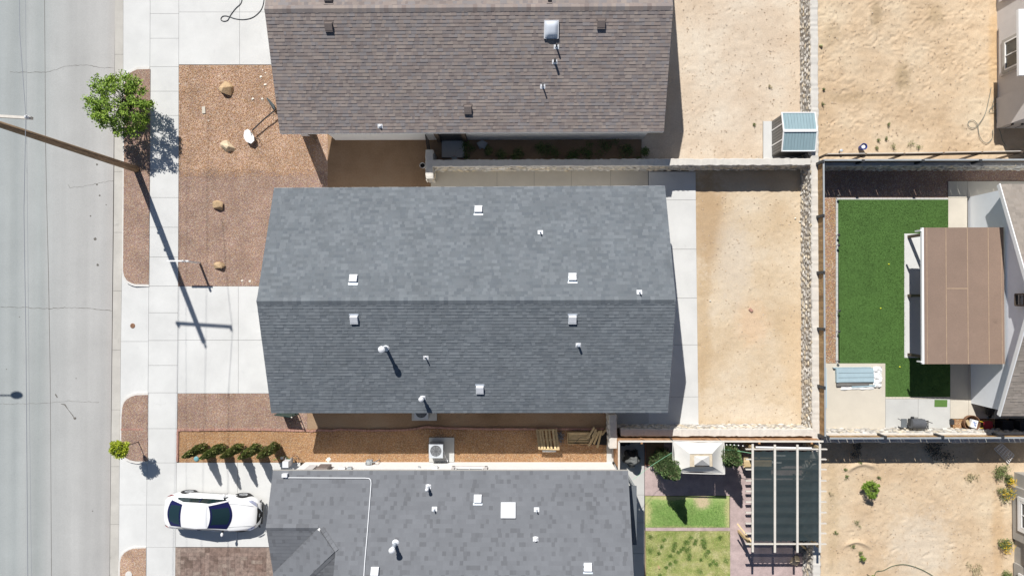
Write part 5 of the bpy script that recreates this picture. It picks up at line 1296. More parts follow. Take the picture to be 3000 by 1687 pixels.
# hoses and cords
def cord(name, label, pts, z, r, m, cat='hose'):
    # Catmull-Rom through pixel points
    Q = [P(x, y, z) for x, y in pts]; out = []
    for i in range(len(Q)-1):
        p0 = Q[max(i-1, 0)]; p1 = Q[i]; p2 = Q[i+1]; p3 = Q[min(i+2, len(Q)-1)]
        for k in range(6):
            t_ = k/6; out.append(.5*((2*p1)+(p2-p0)*t_+(2*p0-5*p1+4*p2-p3)*t_*t_+(3*p1-p0-3*p2+p3)*t_**3))
    out.append(Q[-1]); out = [p+Vz*random.uniform(0, .004) for p in out]
    mb = MB(); mb.tube(out, r, 6); o = obj(name, mb, m, smooth=True); tag(o, label, cat); return o
cord('cord', 'dark blue cord looped on the top driveway', [(710, -10), (706, 10), (690, 26), (675, 46), (667, 60), (655, 63), (647, 58), (652, 49), (665, 48), (690, 56), (715, 58), (740, 52), (760, 36), (770, 18), (774, -5)], .045, .022, M_cable, 'cord')
def q1f(x, y): return (2200+x/2.5787, y/2.5787)
cord('garden_hose', 'pale grey garden hose coiled on the sand beside the stucco house', [q1f(*a) for a in ((1815, 660), (1800, 740), (1770, 860), (1720, 940), (1680, 968), (1645, 955), (1645, 920), (1680, 910), (1712, 945), (1725, 1020), (1755, 1070), (1790, 1080), (1825, 1040), (1828, 980))], .02, .014, M_hose_g)
cord('garden_hose', 'tangled grey hose at the foot of the stucco house wall', [q1f(*a) for a in ((1860, 730), (1830, 770), (1830, 840), (1870, 820), (1865, 780), (1810, 820), (1805, 850), (1850, 850), (1880, 860), (1885, 840), (1850, 870), (1860, 940), (1885, 1000), (1900, 1060), (1930, 1110))], .02, .013, M_hose_g)
def q6f(x, y): return (2200+x/2.5738, 1124+y/2.5738)
cord('garden_hose', 'dark green hose curving along the bottom of the sand yard', [q6f(*a) for a in ((930, 1460), (945, 1415), (1000, 1405), (1060, 1375), (1130, 1360), (1200, 1368), (1290, 1400), (1370, 1445), (1400, 1470))], .02, .014, M_hose)
def q3f(x, y): return (800+x/7.1556, 1200+y/7.1556)
cord('garden_hose', 'light green hose running past the last cypress to the wall tap', [q3f(*a) for a in ((0, 1045), (60, 1035), (130, 990), (200, 968), (260, 975), (320, 1020), (335, 1090))], .03, .012, mat('lime_hose', (.25, .42, .12), .5))
cord('garden_hose', 'black hose loop beside the tap on the white wall', [q3f(*a) for a in ((400, 1060), (410, 985), (465, 958), (520, 985), (548, 1050), (530, 1120), (480, 1150)) ], .25, .012, M_cable)
# wall mounted / wall side gear of the grey roofed house
def meter(name, label, cat, px, py, z, size, m):
    c = P(px, py, z); mb = MB(); mb.box(c, size); o = obj(name, mb, m, hS)
    o['label'] = label; return o
yw = Gp(0, 1353).y
def wallbox(name, px, z, w, d, h, m, label, parent=None):
    c = Gp(px, 1353, z); mb = MB(); mb.box(c+Vector((0, d/2, 0)), (w, d, h)); o = obj(name, mb, m, parent or hS); o['label'] = label; return o
wallbox('tap_box', 858, .9, .3, .3, .5, M_white_metal, 'white tap cabinet')
wallbox('electrical_panel', 940, 1.7, .4, .16, .9, M_stucco_p, 'grey electrical panel')
wallbox('electrical_panel', 975, 1.6, .55, .2, .8, M_brown_metal, 'brown topped electrical cabinet')
wallbox('utility_box', 1025, 1.5, .3, .12, .3, M_trim_w, 'small white utility box'); wallbox('utility_box', 1046, 1.5, .22, .12, .22, M_litegrey, 'small grey utility box')
wallbox('utility_box', 1238, 1.2, .12, .08, .12, M_litegrey, 'tiny grey utility box'); wallbox('disconnect_box', 1285, 1.3, .22, .12, .3, M_white_metal, 'white disconnect box')
gm = thing('gas_meter', 'grey gas meter with bent pipe in front of the white wall', 'gas meter', Gp(1089, 1345, 0))
c = Gp(1089, 1345, 0)
mb = MB(); mb.box(c+Vz*.55, (.3, .2, .32)); mb.lathe(c+Vz*.7, [(.1, 0), (.1, .06), (.04, .08)], 12); obj('body', mb, M_litegrey, gm)
mb = MB(); mb.tube([c+Vector((.15, 0, .6)), c+Vector((.32, .05, .75)), c+Vector((.36, .05, .7)), c+Vector((.40, 0, 0))], .025, 8); mb.tube([c+Vector((-.12, 0, .6)), c+Vector((-.14, .0, .8)), c+Vector((-.14, -.1, .8))], .02, 8); obj('pipe', mb, M_litegrey, gm)
sp_ = thing('water_spigot', 'white capped water spigot with hose beside the last cypress', 'spigot', q3 if False else P(*q3f(238, 960), 0))
c = P(*q3f(240, 970), 0); mb = MB(); mb.tube([c, c+Vz*.35], .02, 8); obj('riser', mb, M_white_metal, sp_); mb = MB(); mb.box(c+Vz*.38, (.12, .1, .12)); obj('cap', mb, M_trim_w, sp_)
rl = thing('hose_reel', 'small grey and green hose reel cart against the white wall', 'hose reel', Gp(852, 1350, 0)); c = Gp(854, 1344, 0)
mb = MB(); mb.tube([c+Vector((-.14, 0, 0)), c+Vector((-.14, 0, .7)), c+Vector((.14, 0, .7)), c+Vector((.14, 0, 0))], .018, 6); obj('frame', mb, M_litegrey, rl)
mb = MB(); mb.tube([c+Vector((-.1, 0, .4)), c+Vector((.1, 0, .4))], .13, 12); obj('drum', mb, M_hose, rl)
mb = MB(); mb.tube([c+Vector((-.16, 0, .4)), c+Vector((-.13, 0, .4))], .18, 14); mb.tube([c+Vector((.13, 0, .4)), c+Vector((.16, 0, .4))], .18, 14); obj('flange', mb, M_litegrey, rl)
# turquoise round lid
mb = MB(); mb.lathe(P(576, 1343, .0), [(.13, 0), (.13, .05), (.08, .08), (.01, .09)], 16); tag(obj('sprinkler_cover', mb, mat('teal_plastic', (.16, .36, .40), .5)), 'round teal sprinkler valve cover below the first cypress', 'cover')
# tyre leftovers etc: dark green panel at the middle house corner
pg = thing('gate_panel', 'dark green metal gate panel standing by the lower left corner of the middle house', 'panel', Gp(850, 1209, 0))
a = Gp(825, 1205, 0); b = Gp(876, 1211, 0); d = (b-a); L_ = d.length
mb = MB(); mb.bar(a+Vz*.55, a+d*.86+Vz*.55, .035, 1.08); obj('sheet', mb, mat('dark_green_metal', (.02, .05, .045), .5), pg)
mb = MB()
for z in (.06, .52, 1.05): mb.bar(a+d*.86+Vz*z, b+Vz*z, .035, .07)
mb.bar(b-d*.03+Vz*.55, b+Vz*.55, .035, 1.06); obj('slotted_edge', mb, MATS['dark_green_metal'], pg)
mb = MB(); mb.lathe(b+Vz*1.1, [(.03, 0), (.04, .05), (.01, .09)], 8); obj('knob', mb, M_pebble, pg)

# ------------------------------------------------------------------ AC units
def ac_unit(label, c, s=.72, h=.75, group='air conditioning units'):
    t = thing('ac_unit', label, 'air conditioner', c, group)
    mb = MB(); mb.box((0, 0, .05+(h-.08)/2), (s-.04, s-.04, h-.10)); obj('coil_body', mb, mat('ac_coil', (.20, .21, .22), .6, .1, 6), t, local=True)
    mb = MB()
    for i in range(14):
        z = .1+i*(h-.2)/13
        for (cx, cy, sx, sy) in ((0, s/2-.015, s, .02), (0, -s/2+.015, s, .02), (s/2-.015, 0, .02, s-.04), (-s/2+.015, 0, .02, s-.04)): mb.box((cx, cy, z), (sx, sy, .018))
    obj('louvre', mb, M_litegrey, t, local=True)
    # top plate with round hole
    mb = MB(); n = 32; r = s*.40; vs = []
    for i in range(n):
        a = 2*math.pi*i/n; ca, sa = math.cos(a), math.sin(a); q = max(abs(ca), abs(sa)); vs += [(ca*r, sa*r, h), (ca/q*s/2, sa/q*s/2, h-.0), (ca*r, sa*r, h-.05), (ca/q*s/2, sa/q*s/2, h-.09)]
    fs = []
    for i in range(n):
        o = 4*i; q = 4*((i+1) % n); fs += [(o, o+1, q+1, q), (o+2, o, q, q+2), (o+1, o+3, q+3, q+1)]
    mb.add(vs, fs); obj('top_panel', mb, mat('ac_top', (.50, .53, .56), .5, .05, 5), t, local=True)
    mb = MB(); mb.lathe((0, 0, h-.32), [(r, 0), (r*1.0, .01)], 24); obj('well', mb, M_black, t, local=True)
    mb = MB(); mb.lathe((0, 0, h-.22), [(.09, 0), (.09, .12), (.03, .14)], 12)
    for a in (.3, 2.4, 4.5):
        M3 = Matrix.Rotation(a, 3, 'Z') @ Matrix.Rotation(.35, 3, 'X'); mb.box(M3 @ Vector((r*.52, 0, 0))+Vector((0, 0, h-.15)), (r*.85, .17, .01), M=M3)
    obj('fan', mb, M_litegrey, t, local=True)
    mb = MB()
    for k in range(4): a = k*math.pi/4+.1; mb.tube([(-r*math.cos(a), -r*math.sin(a), h+.012), (r*math.cos(a), r*math.sin(a), h+.012)], .005, 4)
    for rr_ in (.3, .6, .9): mb.tube([(r*rr_*math.cos(a), r*rr_*math.sin(a), h+.01) for a in [i*math.pi/10 for i in range(21)]], .004, 4, caps=False)
    obj('guard', mb, M_dark_metal, t, local=True)
    return t
slab('ac_pad', rects([1256.5, 1331], [1281, 1353]), .06, M_concrete3)
slab('ac_pad', rects([1206, 1280], [1170, 1232]), .06, M_concrete3)
ac_unit('air conditioner with visible fan on the pad by the white wall', P(1277, 1320.5, .75)*Vector((1, 1, 0)) if False else Vector((P(1277, 1320.5, .81).x, P(1277, 1320.5, .81).y, .06)))
ac_unit('air conditioner half hidden under the eave of the middle house', Vector((P(1234, 1207, .81).x, P(1234, 1207, .81).y, .06)))
c = P(1303, 1325, .3); cord('refrigerant_line', 'white insulated refrigerant line from the air conditioner to the wall', [(1300, 1322), (1303, 1332), (1308, 1342), (1312, 1352)], .3, .025, M_white_metal, 'pipe')

# ------------------------------------------------------------------ pallet, crate, planks
def z5(x, y, z): return P(1540+x/7.1556, 1220+y/7.1556, z)
pal = thing('pallet', 'wooden pallet propped on the orange gravel', 'pallet', z5(470, 500, 0))
TL, TR, BR, BL = z5(215, 272, .12), z5(655, 268, .12), z5(712, 700, .62), z5(270, 690, .62)
up = (TR-TL).cross(BL-TL).normalized(); up = up if up.z > 0 else -up
def pq(u, v): return TL.lerp(TR, u).lerp(BL.lerp(BR, u), v)
us = [.05, .2, .30, .43, .55, .65, .78, .95]
for u in (.04, .18, .30, .46, .62, .80, .95):
    mb = MB(); mb.bar(pq(u, 0)+up*.06, pq(u, 1)+up*.06, .10, .018, up=up, tone=random.random()); obj('slat', mb, M_wood_l, pal)
for u in (.12, .5, .88):
    mb = MB(); mb.bar(pq(u, .02)-up*.06, pq(u, .98)-up*.06, .10, .018, up=up, tone=random.random()); obj('slat', mb, M_wood_l, pal)
for v in (.02, .5, .98):
    mb = MB(); mb.bar(pq(0, v), pq(1, v), .04, .09, up=up, tone=random.random()); obj('stringer', mb, M_wood_l, pal)
mb = MB(); mb.box(z5(490, 690, .25), (.7, .12, .5)); tag(obj('cinder_block', mb, M_concrete3), 'grey block holding up the lower end of the pallet', 'block')
cr = thing('wooden_crate', 'shallow wooden crate beside the loose planks', 'crate', z5(1110, 450, 0))
for (x0, y0, x1, y1) in ((880, 330, 1345, 330), (880, 560, 1345, 560)):
    mb = MB(); mb.bar(z5(x0, y0, .12), z5(x1, y1, .12), .03, .24, tone=.3); obj('side_board', mb, M_wood_l, cr)
for x in (880, 1345):
    mb = MB(); mb.bar(z5(x, 335, .12), z5(x, 555, .12), .03, .24, tone=.6); obj('end_board', mb, M_wood_l, cr)
for k, y in enumerate((375, 420, 465, 510)):
    mb = MB(); mb.bar(z5(900, y, .16), z5(1325, y, .16), .15, .015, tone=k/4); obj('lid_board', mb, M_wood_l, cr)
pls = [((1440, 225, .35), (1300, 450, .3)), ((1480, 262, .3), (1395, 430, .28)), ((1500, 315, .28), (1310, 610, .25)), ((1550, 300, .34), (1430, 575, .3)), ((1590, 290, .40), (1500, 655, .34)), ((1705, 255, .3), (1595, 385, .36)), ((1470, 400, .22), (1330, 600, .18))]
plb = ['upper left short plank of the lumber pile', 'short plank under the upper left plank', 'wide plank in the middle of the lumber pile', 'dark plank crossing the middle of the lumber pile', 'longest plank pointing to the white wall', 'plank leaning toward the stone wall stub', 'lowest plank at the left of the lumber pile']
for (a, b), lb in zip(pls, plb):
    mb = MB(); mb.bar(z5(*a), z5(*b), .10, .035, tone=random.random()); tag(obj('plank', mb, M_wood_l), lb, 'plank', 'loose planks in the lumber pile')
mb = MB(); mb.prism([tuple(z5(x, y, .14)) for x, y in ((1385, 320), (1690, 320), (1700, 590), (1395, 590))], .01, .14); tag(obj('plastic_tray', mb, M_black), 'black tray under the loose planks', 'tray')
fr = [z5(1030, 560, .3), z5(1140, 430, .32), z5(1330, 450, .3), z5(1330, 590, .26), z5(1215, 605, .26), z5(1030, 560, .3)]
mb = MB(); mb.tube(fr, .012, 6); tag(obj('wire_frame', mb, M_dark_metal), 'bent dark wire frame lying on the crate', 'frame')
weed_o = weed(*(lambda p: p)((1540+770/7.1556, 1220+460/7.1556)), .3, 200, 'heap of grey netting between the pallet and the crate', 190, mat('grey_netting', (.2, .2, .21), .9), .2, 'netting_heap', 'netting', None, .05)

# ------------------------------------------------------------------ shed
sh = thing('garden_shed', 'small metal shed with white trimmed blue grey roof against the stone wall', 'shed', Gp(2303, 415, .05))
x0, x1 = Gp(2259, 0).x, Gp(2345, 0).x; y0, y1 = Gp(0, 365).y, Gp(0, 464).y; ze, zr_ = 1.52, 1.76; ym = (y0+y1)/2
mb = MB(); vs = []
for x in (x0, x1): vs += [(x, y0, .05), (x, y0, ze-.02), (x, ym, zr_-.02), (x, y1, ze-.02), (x, y1, .05)]
mb.add(vs, [(0, 4, 3, 2, 1), (5, 6, 7, 8, 9), (0, 1, 6, 5), (4, 9, 8, 3), (1, 2, 7, 6), (2, 3, 8, 7)]); obj('wall', mb, M_shed_wall, sh)
k = 12
for i in range(k):   # ribbed wall panels on the street side and lower side
    ya = y0+(y1-y0)*i/k; yb_ = y0+(y1-y0)*(i+.82)/k; zt = ze-.04+(zr_-ze)*(1-abs((ya+yb_)/2-ym)/abs(y0-ym))
    mb = MB(); mb.box((x0-.012, (ya+yb_)/2, (zt+.05)/2+.03), (.022, abs(yb_-ya), zt-.06)); obj('wall_rib', mb, M_shed_wall, sh)
    xa = x0+(x1-x0)*i/k; xb = x0+(x1-x0)*(i+.82)/k
    mb = MB(); mb.box(((xa+xb)/2, y1-.012, ze/2), (xb-xa, .022, ze-.1)); obj('wall_rib', mb, M_shed_wall, sh)
for yy, wd in ((y0+(y1-y0)*.27, .06), (y0+(y1-y0)*.71, .06)):
    mb = MB(); mb.box((x0-.03, yy, .8), (.02, wd, 1.45)); obj('door_track', mb, M_trim_w, sh)
ov = .06
for (ya, yb_, s_) in ((y0+ov, ym, 1), (y1-ov, ym, -1)):
    n = 11
    for i in range(n):
        xa = x0-ov+(x1-x0+2*ov)*i/n; xb = x0-ov+(x1-x0+2*ov)*(i+.93)/n
        a_ = Vector(((xa+xb)/2, ya, ze)); b_ = Vector(((xa+xb)/2, yb_, zr_)); mb = MB(); mb.bar(a_, b_, xb-xa, .03); obj('roof_rib', mb, M_shed_roof, sh)
mb = MB()
for s_, ya in ((1, y0+ov), (-1, y1-ov)):
    mb.bar(Vector((x0-ov-.02, ya, ze+.01)), Vector((x1+ov+.02, ya, ze+.01)), .05, .07)
    for x in (x0-ov, x1+ov): mb.bar(Vector((x, ya, ze+.015)), Vector((x, ym, zr_+.015)), .05, .07)
mb.bar(Vector((x0-ov-.02, ym, zr_+.03)), Vector((x1+ov+.02, ym, zr_+.03)), .13, .05); obj('roof_trim', mb, M_trim_w, sh)
mb = MB(); mb.bar(Vector((x0-ov+.02, y0+.02, ze-.025)), Vector((x1+ov-.02, y0+.02, ze-.025)), .02, .02); obj('flashing', mb, M_shed_roof, sh)

# ------------------------------------------------------------------ right yard objects
def z8(x, y, z): return P(2560+x/5.5727, 1160+y/5.5727, z)
gr = thing('grill', 'dark grey barrel grill with side shelf on the concrete by the fence', 'grill', z8(640, 450, .045))
mb = MB(); a = z8(600, 440, .75); b = z8(820, 455, .75); mb.tube([a, b], .25, 20); obj('lid', mb, mat('grill_grey', (.10, .105, .115), .4, .1, 5), gr, smooth=False)
mb = MB(); mb.box((a+b)/2-Vz*.1, ((b-a).length+.02, .44, .26)); obj('firebox', mb, M_dark_metal, gr)
mb = MB(); mb.box(z8(490, 440, .72), (.28, .44, .04)); obj('side_shelf', mb, mat('shelf_grey', (.13, .145, .155), .5), gr)
mb = MB(); 
for i in range(4):
    p_ = z8(840+i*16, 465, .70); mb.box(p_, (.02, .44, .02))
for j in range(4): mb.box(z8(858, 405+j*40, .70), (.24, .02, .02))
obj('wire_rack', mb, M_dark_metal, gr)
mb = MB(); mb.tube([z8(610, 350, .8), z8(650, 350, .8)], .06, 10); obj('chimney', mb, M_dark_metal, gr)
for (x, y) in ((395, 365), (395, 490)):
    mb = MB(); mb.tube([z8(x, y, .75), z8(x+60, y+35, .7)], .018, 6); obj('handle', mb, M_dark_metal, gr)
for (x, y) in ((520, 390), (520, 500), (830, 400), (830, 520)):
    q = z8(x, y, 0); q = Vector((q.x, q.y, .05)); mb = MB(); mb.tube([q, q+Vz*.6], .02, 6); obj('leg', mb, M_dark_metal, gr)
mb = MB(); mb.tube([z8(600, 352, .78), z8(720, 352, .78)], .018, 6); obj('lid_handle', mb, M_dark_metal, gr)
mb = MB(); mb.prism([tuple(z8(x, y, .055)) for x, y in ((993, 58), (1200, 60), (1197, 175), (990, 173))], .044, .06); tag(obj('turf_mat', mb, M_turf_b), 'small green turf mat on the concrete near the grill', 'mat')
fp = thing('fire_pit', 'round rusty fire pit bowl holding rubbish', 'fire pit', z8(1600, 440, 0)); c = z8(1600, 440, .35)
mb = MB(); mb.lathe(Vector((c.x, c.y, .02)), [(.25, 0), (.38, .15), (.41, .38), (.38, .38), (.34, .16), (.2, .05)], 24, closed=True); obj('bowl', mb, M_copper, fp)
mb = MB(); mb.box(c+Vector((.06, -.02, .02)), (.32, .40, .18), rz=-.25); tag(obj('paper_bag', mb, M_trim_w), 'white bag with blue marks lying in the fire pit', 'bag')
mb = MB(); mb.box(c+Vector((.05, .05, .115)), (.1, .06, .004), rz=-.6); mb.box(c+Vector((.09, -.08, .115)), (.06, .12, .004), rz=.3); mb.box(c+Vector((.14, .02, .115)), (.05, .05, .004), rz=.3); obj('print', mb, mat('blue_print', (.05, .15, .45), .6), bpy.data.objects['paper_bag'])
mb = MB(); mb.box(c+Vector((-.2, .02, .0)), (.14, .3, .06), rz=.45); tag(obj('wood_offcut', mb, M_wood_l), 'pale wood offcut in the fire pit beside the white bag', 'wood')
wb = thing('wheelbarrow', 'red wheelbarrow beside the fire pit', 'wheelbarrow', z8(1860, 470, 0))
bm = bmesh.new()
for (x, y, z) in ((1790, 420, .5), (1800, 540, .5), (1900, 545, .45), (1945, 500, .42), (1940, 415, .42), (1870, 400, .46), (1840, 440, .2), (1850, 510, .2), (1910, 480, .2)): bm.verts.new(z8(x, y, z))
bmesh.ops.convex_hull(bm, input=bm.verts); bm.verts.index_update(); mb = MB(); mb.add([v.co[:] for v in bm.verts], [tuple(v.index for v in f.verts) for f in bm.faces]); bm.free(); obj('tray', mb, M_red, wb)
mb = MB(); mb.tube([z8(1730, 408, .45), z8(1790, 425, .4)], .018, 6); mb.tube([z8(1730, 522, .45), z8(1790, 520, .4)], .018, 6); obj('handle', mb, mat('yellow_handle', (.7, .5, .05), .5), wb)
mb = MB(); q = z8(1900, 475, .18); mb.tube([q-Vy*.04, q+Vy*.04], .17, 16); obj('wheel', mb, M_rubber, wb)
def bin_(label, px, py, w, d, h, m):
    q = z8(px, py, 0); t = thing('storage_bin', label, 'bin', Vector((q.x, q.y, 0)))
    mb = MB(); mb.prism([(q.x-w/2, q.y-d/2), (q.x+w/2, q.y-d/2), (q.x+w/2, q.y+d/2), (q.x-w/2, q.y+d/2)], 0, h); obj('body', mb, m, t)
    mb = MB(); mb.box((q.x, q.y, h+.02), (w+.05, d+.05, .05)); obj('lid', mb, m, t)
bin_('black storage bin right of the red wheelbarrow', 2060, 470, .5, .6, .55, M_black)
bin_('dark square bin at the right edge under the fence', 2330, 470, .8, .7, .8, mat('charcoal_plastic', (.02, .022, .025), .6))
t = thing('covered_grill', 'black covered grill under the white eave of the right house', 'grill', z8(1890, 250, 0))
bm = bmesh.new()
for (x, y, z) in ((1815, 150, .05), (1815, 310, .05), (1950, 330, .05), (2000, 150, .05), (1830, 170, 1.0), (1830, 290, .9), (1930, 320, .95), (1990, 180, 1.0), (1900, 160, 1.15)): bm.verts.new(z8(x, y, z))
bmesh.ops.convex_hull(bm, input=bm.verts); bmesh.ops.bevel(bm, geom=bm.edges[:], offset=.05, segments=2, affect='EDGES'); bm.verts.index_update(); mb = MB(); mb.add([v.co[:] for v in bm.verts], [tuple(v.index for v in f.verts) for f in bm.faces]); bm.free(); obj('cover', mb, M_black, t)
mb = MB(); q = z8(1890, 330, .05); mb.tube([q-Vx*.05, q+Vx*.05], .09, 12); obj('wheel', mb, M_rubber, t)
mb = MB(); mb.box(z8(1270, 420, .12), (.14, .25, .24)); tag(obj('path_block', mb, M_dark_metal), 'small dark block on the gravel left of the fire pit', 'block')

# stack of blue grey sheet panels
def z9(x, y, z): return P(2380+x/8.05, 1060+y/8.05, z)
st = thing('panel_stack', 'stack of pale blue metal shed panels with torn white wrapping', 'panels', z9(1000, 350, .06))
for i, (y0_, y1_, dx) in enumerate(((150, 258, 0), (266, 368, 6), (376, 478, 8), (130, 150, -60))):
    mb = MB(); mb.prism([tuple(z9(x, y, .2)) for x, y in ((555+dx, y0_), (1440+dx, y0_-8), (1450+dx, y1_-8), (560+dx, y1_))], .07, .2+.004*i); obj('metal_panel', mb, M_blue_panel, st)
mb = MB(); mb.prism([tuple(z9(x, y, .17)) for x, y in ((575, 490), (1345, 500), (1340, 545), (575, 575))], .07, .17); obj('dark_panel', mb, M_shed_wall, st)
mb = MB(); mb.prism([tuple(z9(x, y, .14)) for x, y in ((930, 545), (1515, 535), (1515, 575), (930, 605))], .07, .14); obj('metal_panel', mb, M_blue_panel, st)
mb = MB(); R = random.Random(9); n = 9; vs = []
for i in range(n+1):
    for j in range(5):
        x = 1440+j*48+R.uniform(-18, 18); y = 115+i*52+R.uniform(-14, 14)
        vs.append(z9(x, y, .08+R.uniform(.0, .14)))
mb.add(vs, [(i*5+j, i*5+j+1, (i+1)*5+j+1, (i+1)*5+j) for i in range(n) for j in range(4)]); obj('torn_wrapping', mb, M_trim_w, st)
mb = MB(); vs = []
for i in range(10):
    for j in range(3): vs.append(z9(680+i*85+R.uniform(-12, 12), 570+j*38+R.uniform(-8, 8)+(i < 2)*j*8, .07+R.uniform(0, .07)))
mb.add(vs, [(i*3+j, i*3+j+1, (i+1)*3+j+1, (i+1)*3+j) for i in range(9) for j in range(2)]); obj('torn_wrapping', mb, M_trim_w, st)
mb = MB(); mb.box(z9(590, 320, .22), (.1, .72, .04)); obj('strap', mb, M_blue_panel, st)
mb = MB(); mb.prism([tuple(z9(x, y, .2)) for x, y in ((272, 135), (328, 135), (340, 1080), (285, 1080))], .06, .2); tag(obj('long_panel', mb, mat('sky_blue_panel', (.30, .48, .60), .4, .06, 3)), 'long narrow light blue panel lying against the wooden fence', 'panel')

# small yard lights, balls, umbrella
for i, (x, y, lb) in enumerate(((2449, 577, 'dark path light at the top left corner of the artificial lawn'), (2449, 690, 'dark path light on the lawn edge near the patio top'), (2449, 720, 'dark path light just below another on the lawn edge'), (2451, 910, 'dark path light on the lawn edge halfway down'), (2450, 970, 'dark path light low on the lawn edge'), (2449, 1056, 'dark path light at the lower left corner of the lawn'))):
    t = thing('path_light', lb, 'path light', P(x, y, .03), 'path lights along the artificial lawn')
    mb = MB(); mb.tube([(0, 0, 0), (0, 0, .28)], .012, 6); obj('stake', mb, M_dark_metal, t, local=True)
    mb = MB(); mb.lathe((0, 0, .26), [(.03, 0), (.07, .05), (.07, .07), (.01, .11)], 12); obj('lamp_cap', mb, M_dark_metal, t, local=True)
for x, y, lb in ((2603, 774, 'yellow ball on the artificial lawn, upper one'), (2579, 903, 'yellow ball on the artificial lawn, middle one'), (2635, 1074, 'yellow ball on the artificial lawn near the dark shade')):
    mb = MB(); mb.lathe(P(x, y, .03), [(.01, 0), (.03, .01), (.036, .035), (.03, .06), (.008, .07)], 12); tag(obj('ball', mb, M_yellow, smooth=True), lb, 'ball', 'yellow balls on the lawn')
mb = MB(); c = P(2694, 771, .0); mb.lathe(Vector((c.x, c.y, .04)), [(.05, 0), (.06, .4), (.09, .5), (.02, .56)], 12); tag(obj('garden_lamp', mb, M_galv), 'small grey garden lamp on the covered patio slab', 'lamp')
# blue bucket
bk = thing('bucket', 'dark blue bucket with white contents above the timber frame', 'bucket', P(2521, 433, 0)); c = P(2521, 434, 0)
mb = MB(); mb.lathe(c, [(.12, 0), (.16, .36), (.17, .38), (.15, .38), (.14, .30)], 20, closed=False); mb.lathe(c, [(.12, .01), (.01, .012)], 20, closed=False); obj('pail', mb, M_blue, bk)
mb = MB(); mb.lathe(c+Vz*.26, [(.135, 0), (.10, .05), (.02, .06)], 10); obj('white_contents', mb, M_trim_w, bk)
vt = thing('valve_pipe', 'small grey pipe stub left of the blue bucket', 'pipe', P(2459, 444, 0)); c = P(2459, 444, 0)
mb = MB(); mb.tube([c, c+Vz*.2], .04, 10); obj('stub', mb, M_litegrey, vt); mb = MB(); mb.lathe(c+Vz*.2, [(.07, 0), (.07, .05), (.03, .06)], 12); obj('fitting', mb, M_galv, vt)
bk = thing('bucket', 'white bucket with black inside by the end of the stone wall', 'bucket', P(1239, 487, 0)); c = P(1240, 488, 0)
mb = MB(); mb.lathe(c, [(.11, 0), (.14, .30), (.15, .32), (.13, .32)], 18, closed=False); obj('pail', mb, M_trim_w, bk)
mb = MB(); mb.lathe(c+Vz*.22, [(.12, 0), (.02, .02)], 18, closed=False); obj('contents', mb, M_black, bk)
bk = thing('bucket', 'orange bucket with a grey bag on top below the door step', 'bucket', P(1335, 470, 0)); c = P(1334, 471, 0)
mb = MB(); mb.lathe(c, [(.13, 0), (.17, .36), (.175, .38)], 18); obj('pail', mb, mat('orange_plastic', (.55, .16, .05), .5), bk)
mb = MB(); mb.box(c+Vz*.40, (.30, .28, .07), rz=.1); tag(obj('cement_bag', mb, M_litegrey), 'grey paper bag resting on the orange bucket', 'bag')
for i, (dx, rz_, lb) in enumerate(((0, .5, 'broken grey slab leaning on another in the shaded side yard'), (7, -.5, 'broken grey slab underneath in the shaded side yard'))):
    mb = MB(); mb.box(P(1409+dx, 424, .12+.05*i), (.32, .36, .05), M=Matrix.Rotation(rz_, 3, 'Z') @ Matrix.Rotation(.35, 3, 'X')); tag(obj('broken_slab', mb, M_litegrey), lb, 'slab')
# string of ground litter on sand: dark clod
# lattice
lt = thing('lattice_panel', 'white plastic lattice sheet leaning in the fence shadow', 'lattice', z8(2130, 930, 0))
def lq(u, v): 
    a = z8(2080, 770, .55).lerp(z8(2290, 960, .55), u); b = z8(1965, 860, .1).lerp(z8(2200, 1100, .1), u); return a.lerp(b, v)
for i in range(7):
    mb = MB(); mb.bar(lq(i/6, 0), lq(i/6, 1), .028, .008); obj('slat', mb, M_trim_w, lt)
for i in range(6):
    mb = MB(); mb.bar(lq(0, i/5)+Vz*.009, lq(1, i/5)+Vz*.009, .028, .008); obj('slat', mb, M_trim_w, lt)

# ------------------------------------------------------------------ pergola with shade cloth
pgl = thing('pergola', 'timber pergola with dark green shade cloth against the stone wall', 'pergola', Gp(2250, 1420, 0))
ZR = 2.40
ry = [1315, 1344.5, 1374, 1407, 1438, 1469, 1500, 1532, 1561, 1592]
for y in ry:
    mb = MB(); mb.bar(P(2184, y, ZR), P(2422 if y < 1320 else 2420, y, ZR), .045, .14); obj('rafter', mb, M_pergola, pgl)
for (x, yt_, yb_) in ((2205, 1300, 1616), (2270, 1302, 1617), (2336, 1302, 1617), (2402, 1300, 1617)):
    mb = MB(); mb.bar(P(x, yt_, ZR+.13), P(x, yb_, ZR+.13), .10, .05); obj('beam', mb, M_pergola, pgl)
for x in (2205, 2402):
    mb = MB(); mb.bar(P(x-1, 1308, ZR-.14), P(x-1, 1606, ZR-.14), .05, .14); obj('header_beam', mb, M_wood_l, pgl)
for (x, y) in ((2206, 1312), (2206, 1600), (2400, 1312), (2400, 1600)):
    q = P(x, y, ZR-.2); mb = MB(); mb.box((q.x, q.y, (ZR-.2)/2), (.12, .12, ZR-.2)); obj('post', mb, M_wood_l, pgl)
mb = MB(); mb.bar(P(2206, 1590, ZR-.2), P(2160, 1533, 1.7), .07, .09); obj('brace', mb, M_wood_l, pgl)
mb = MB(); mb.bar(P(2214, 1309, ZR+.08), P(2378, 1312, ZR+.08), .07, .05); obj('cloth_roller', mb, M_trim_w, pgl)
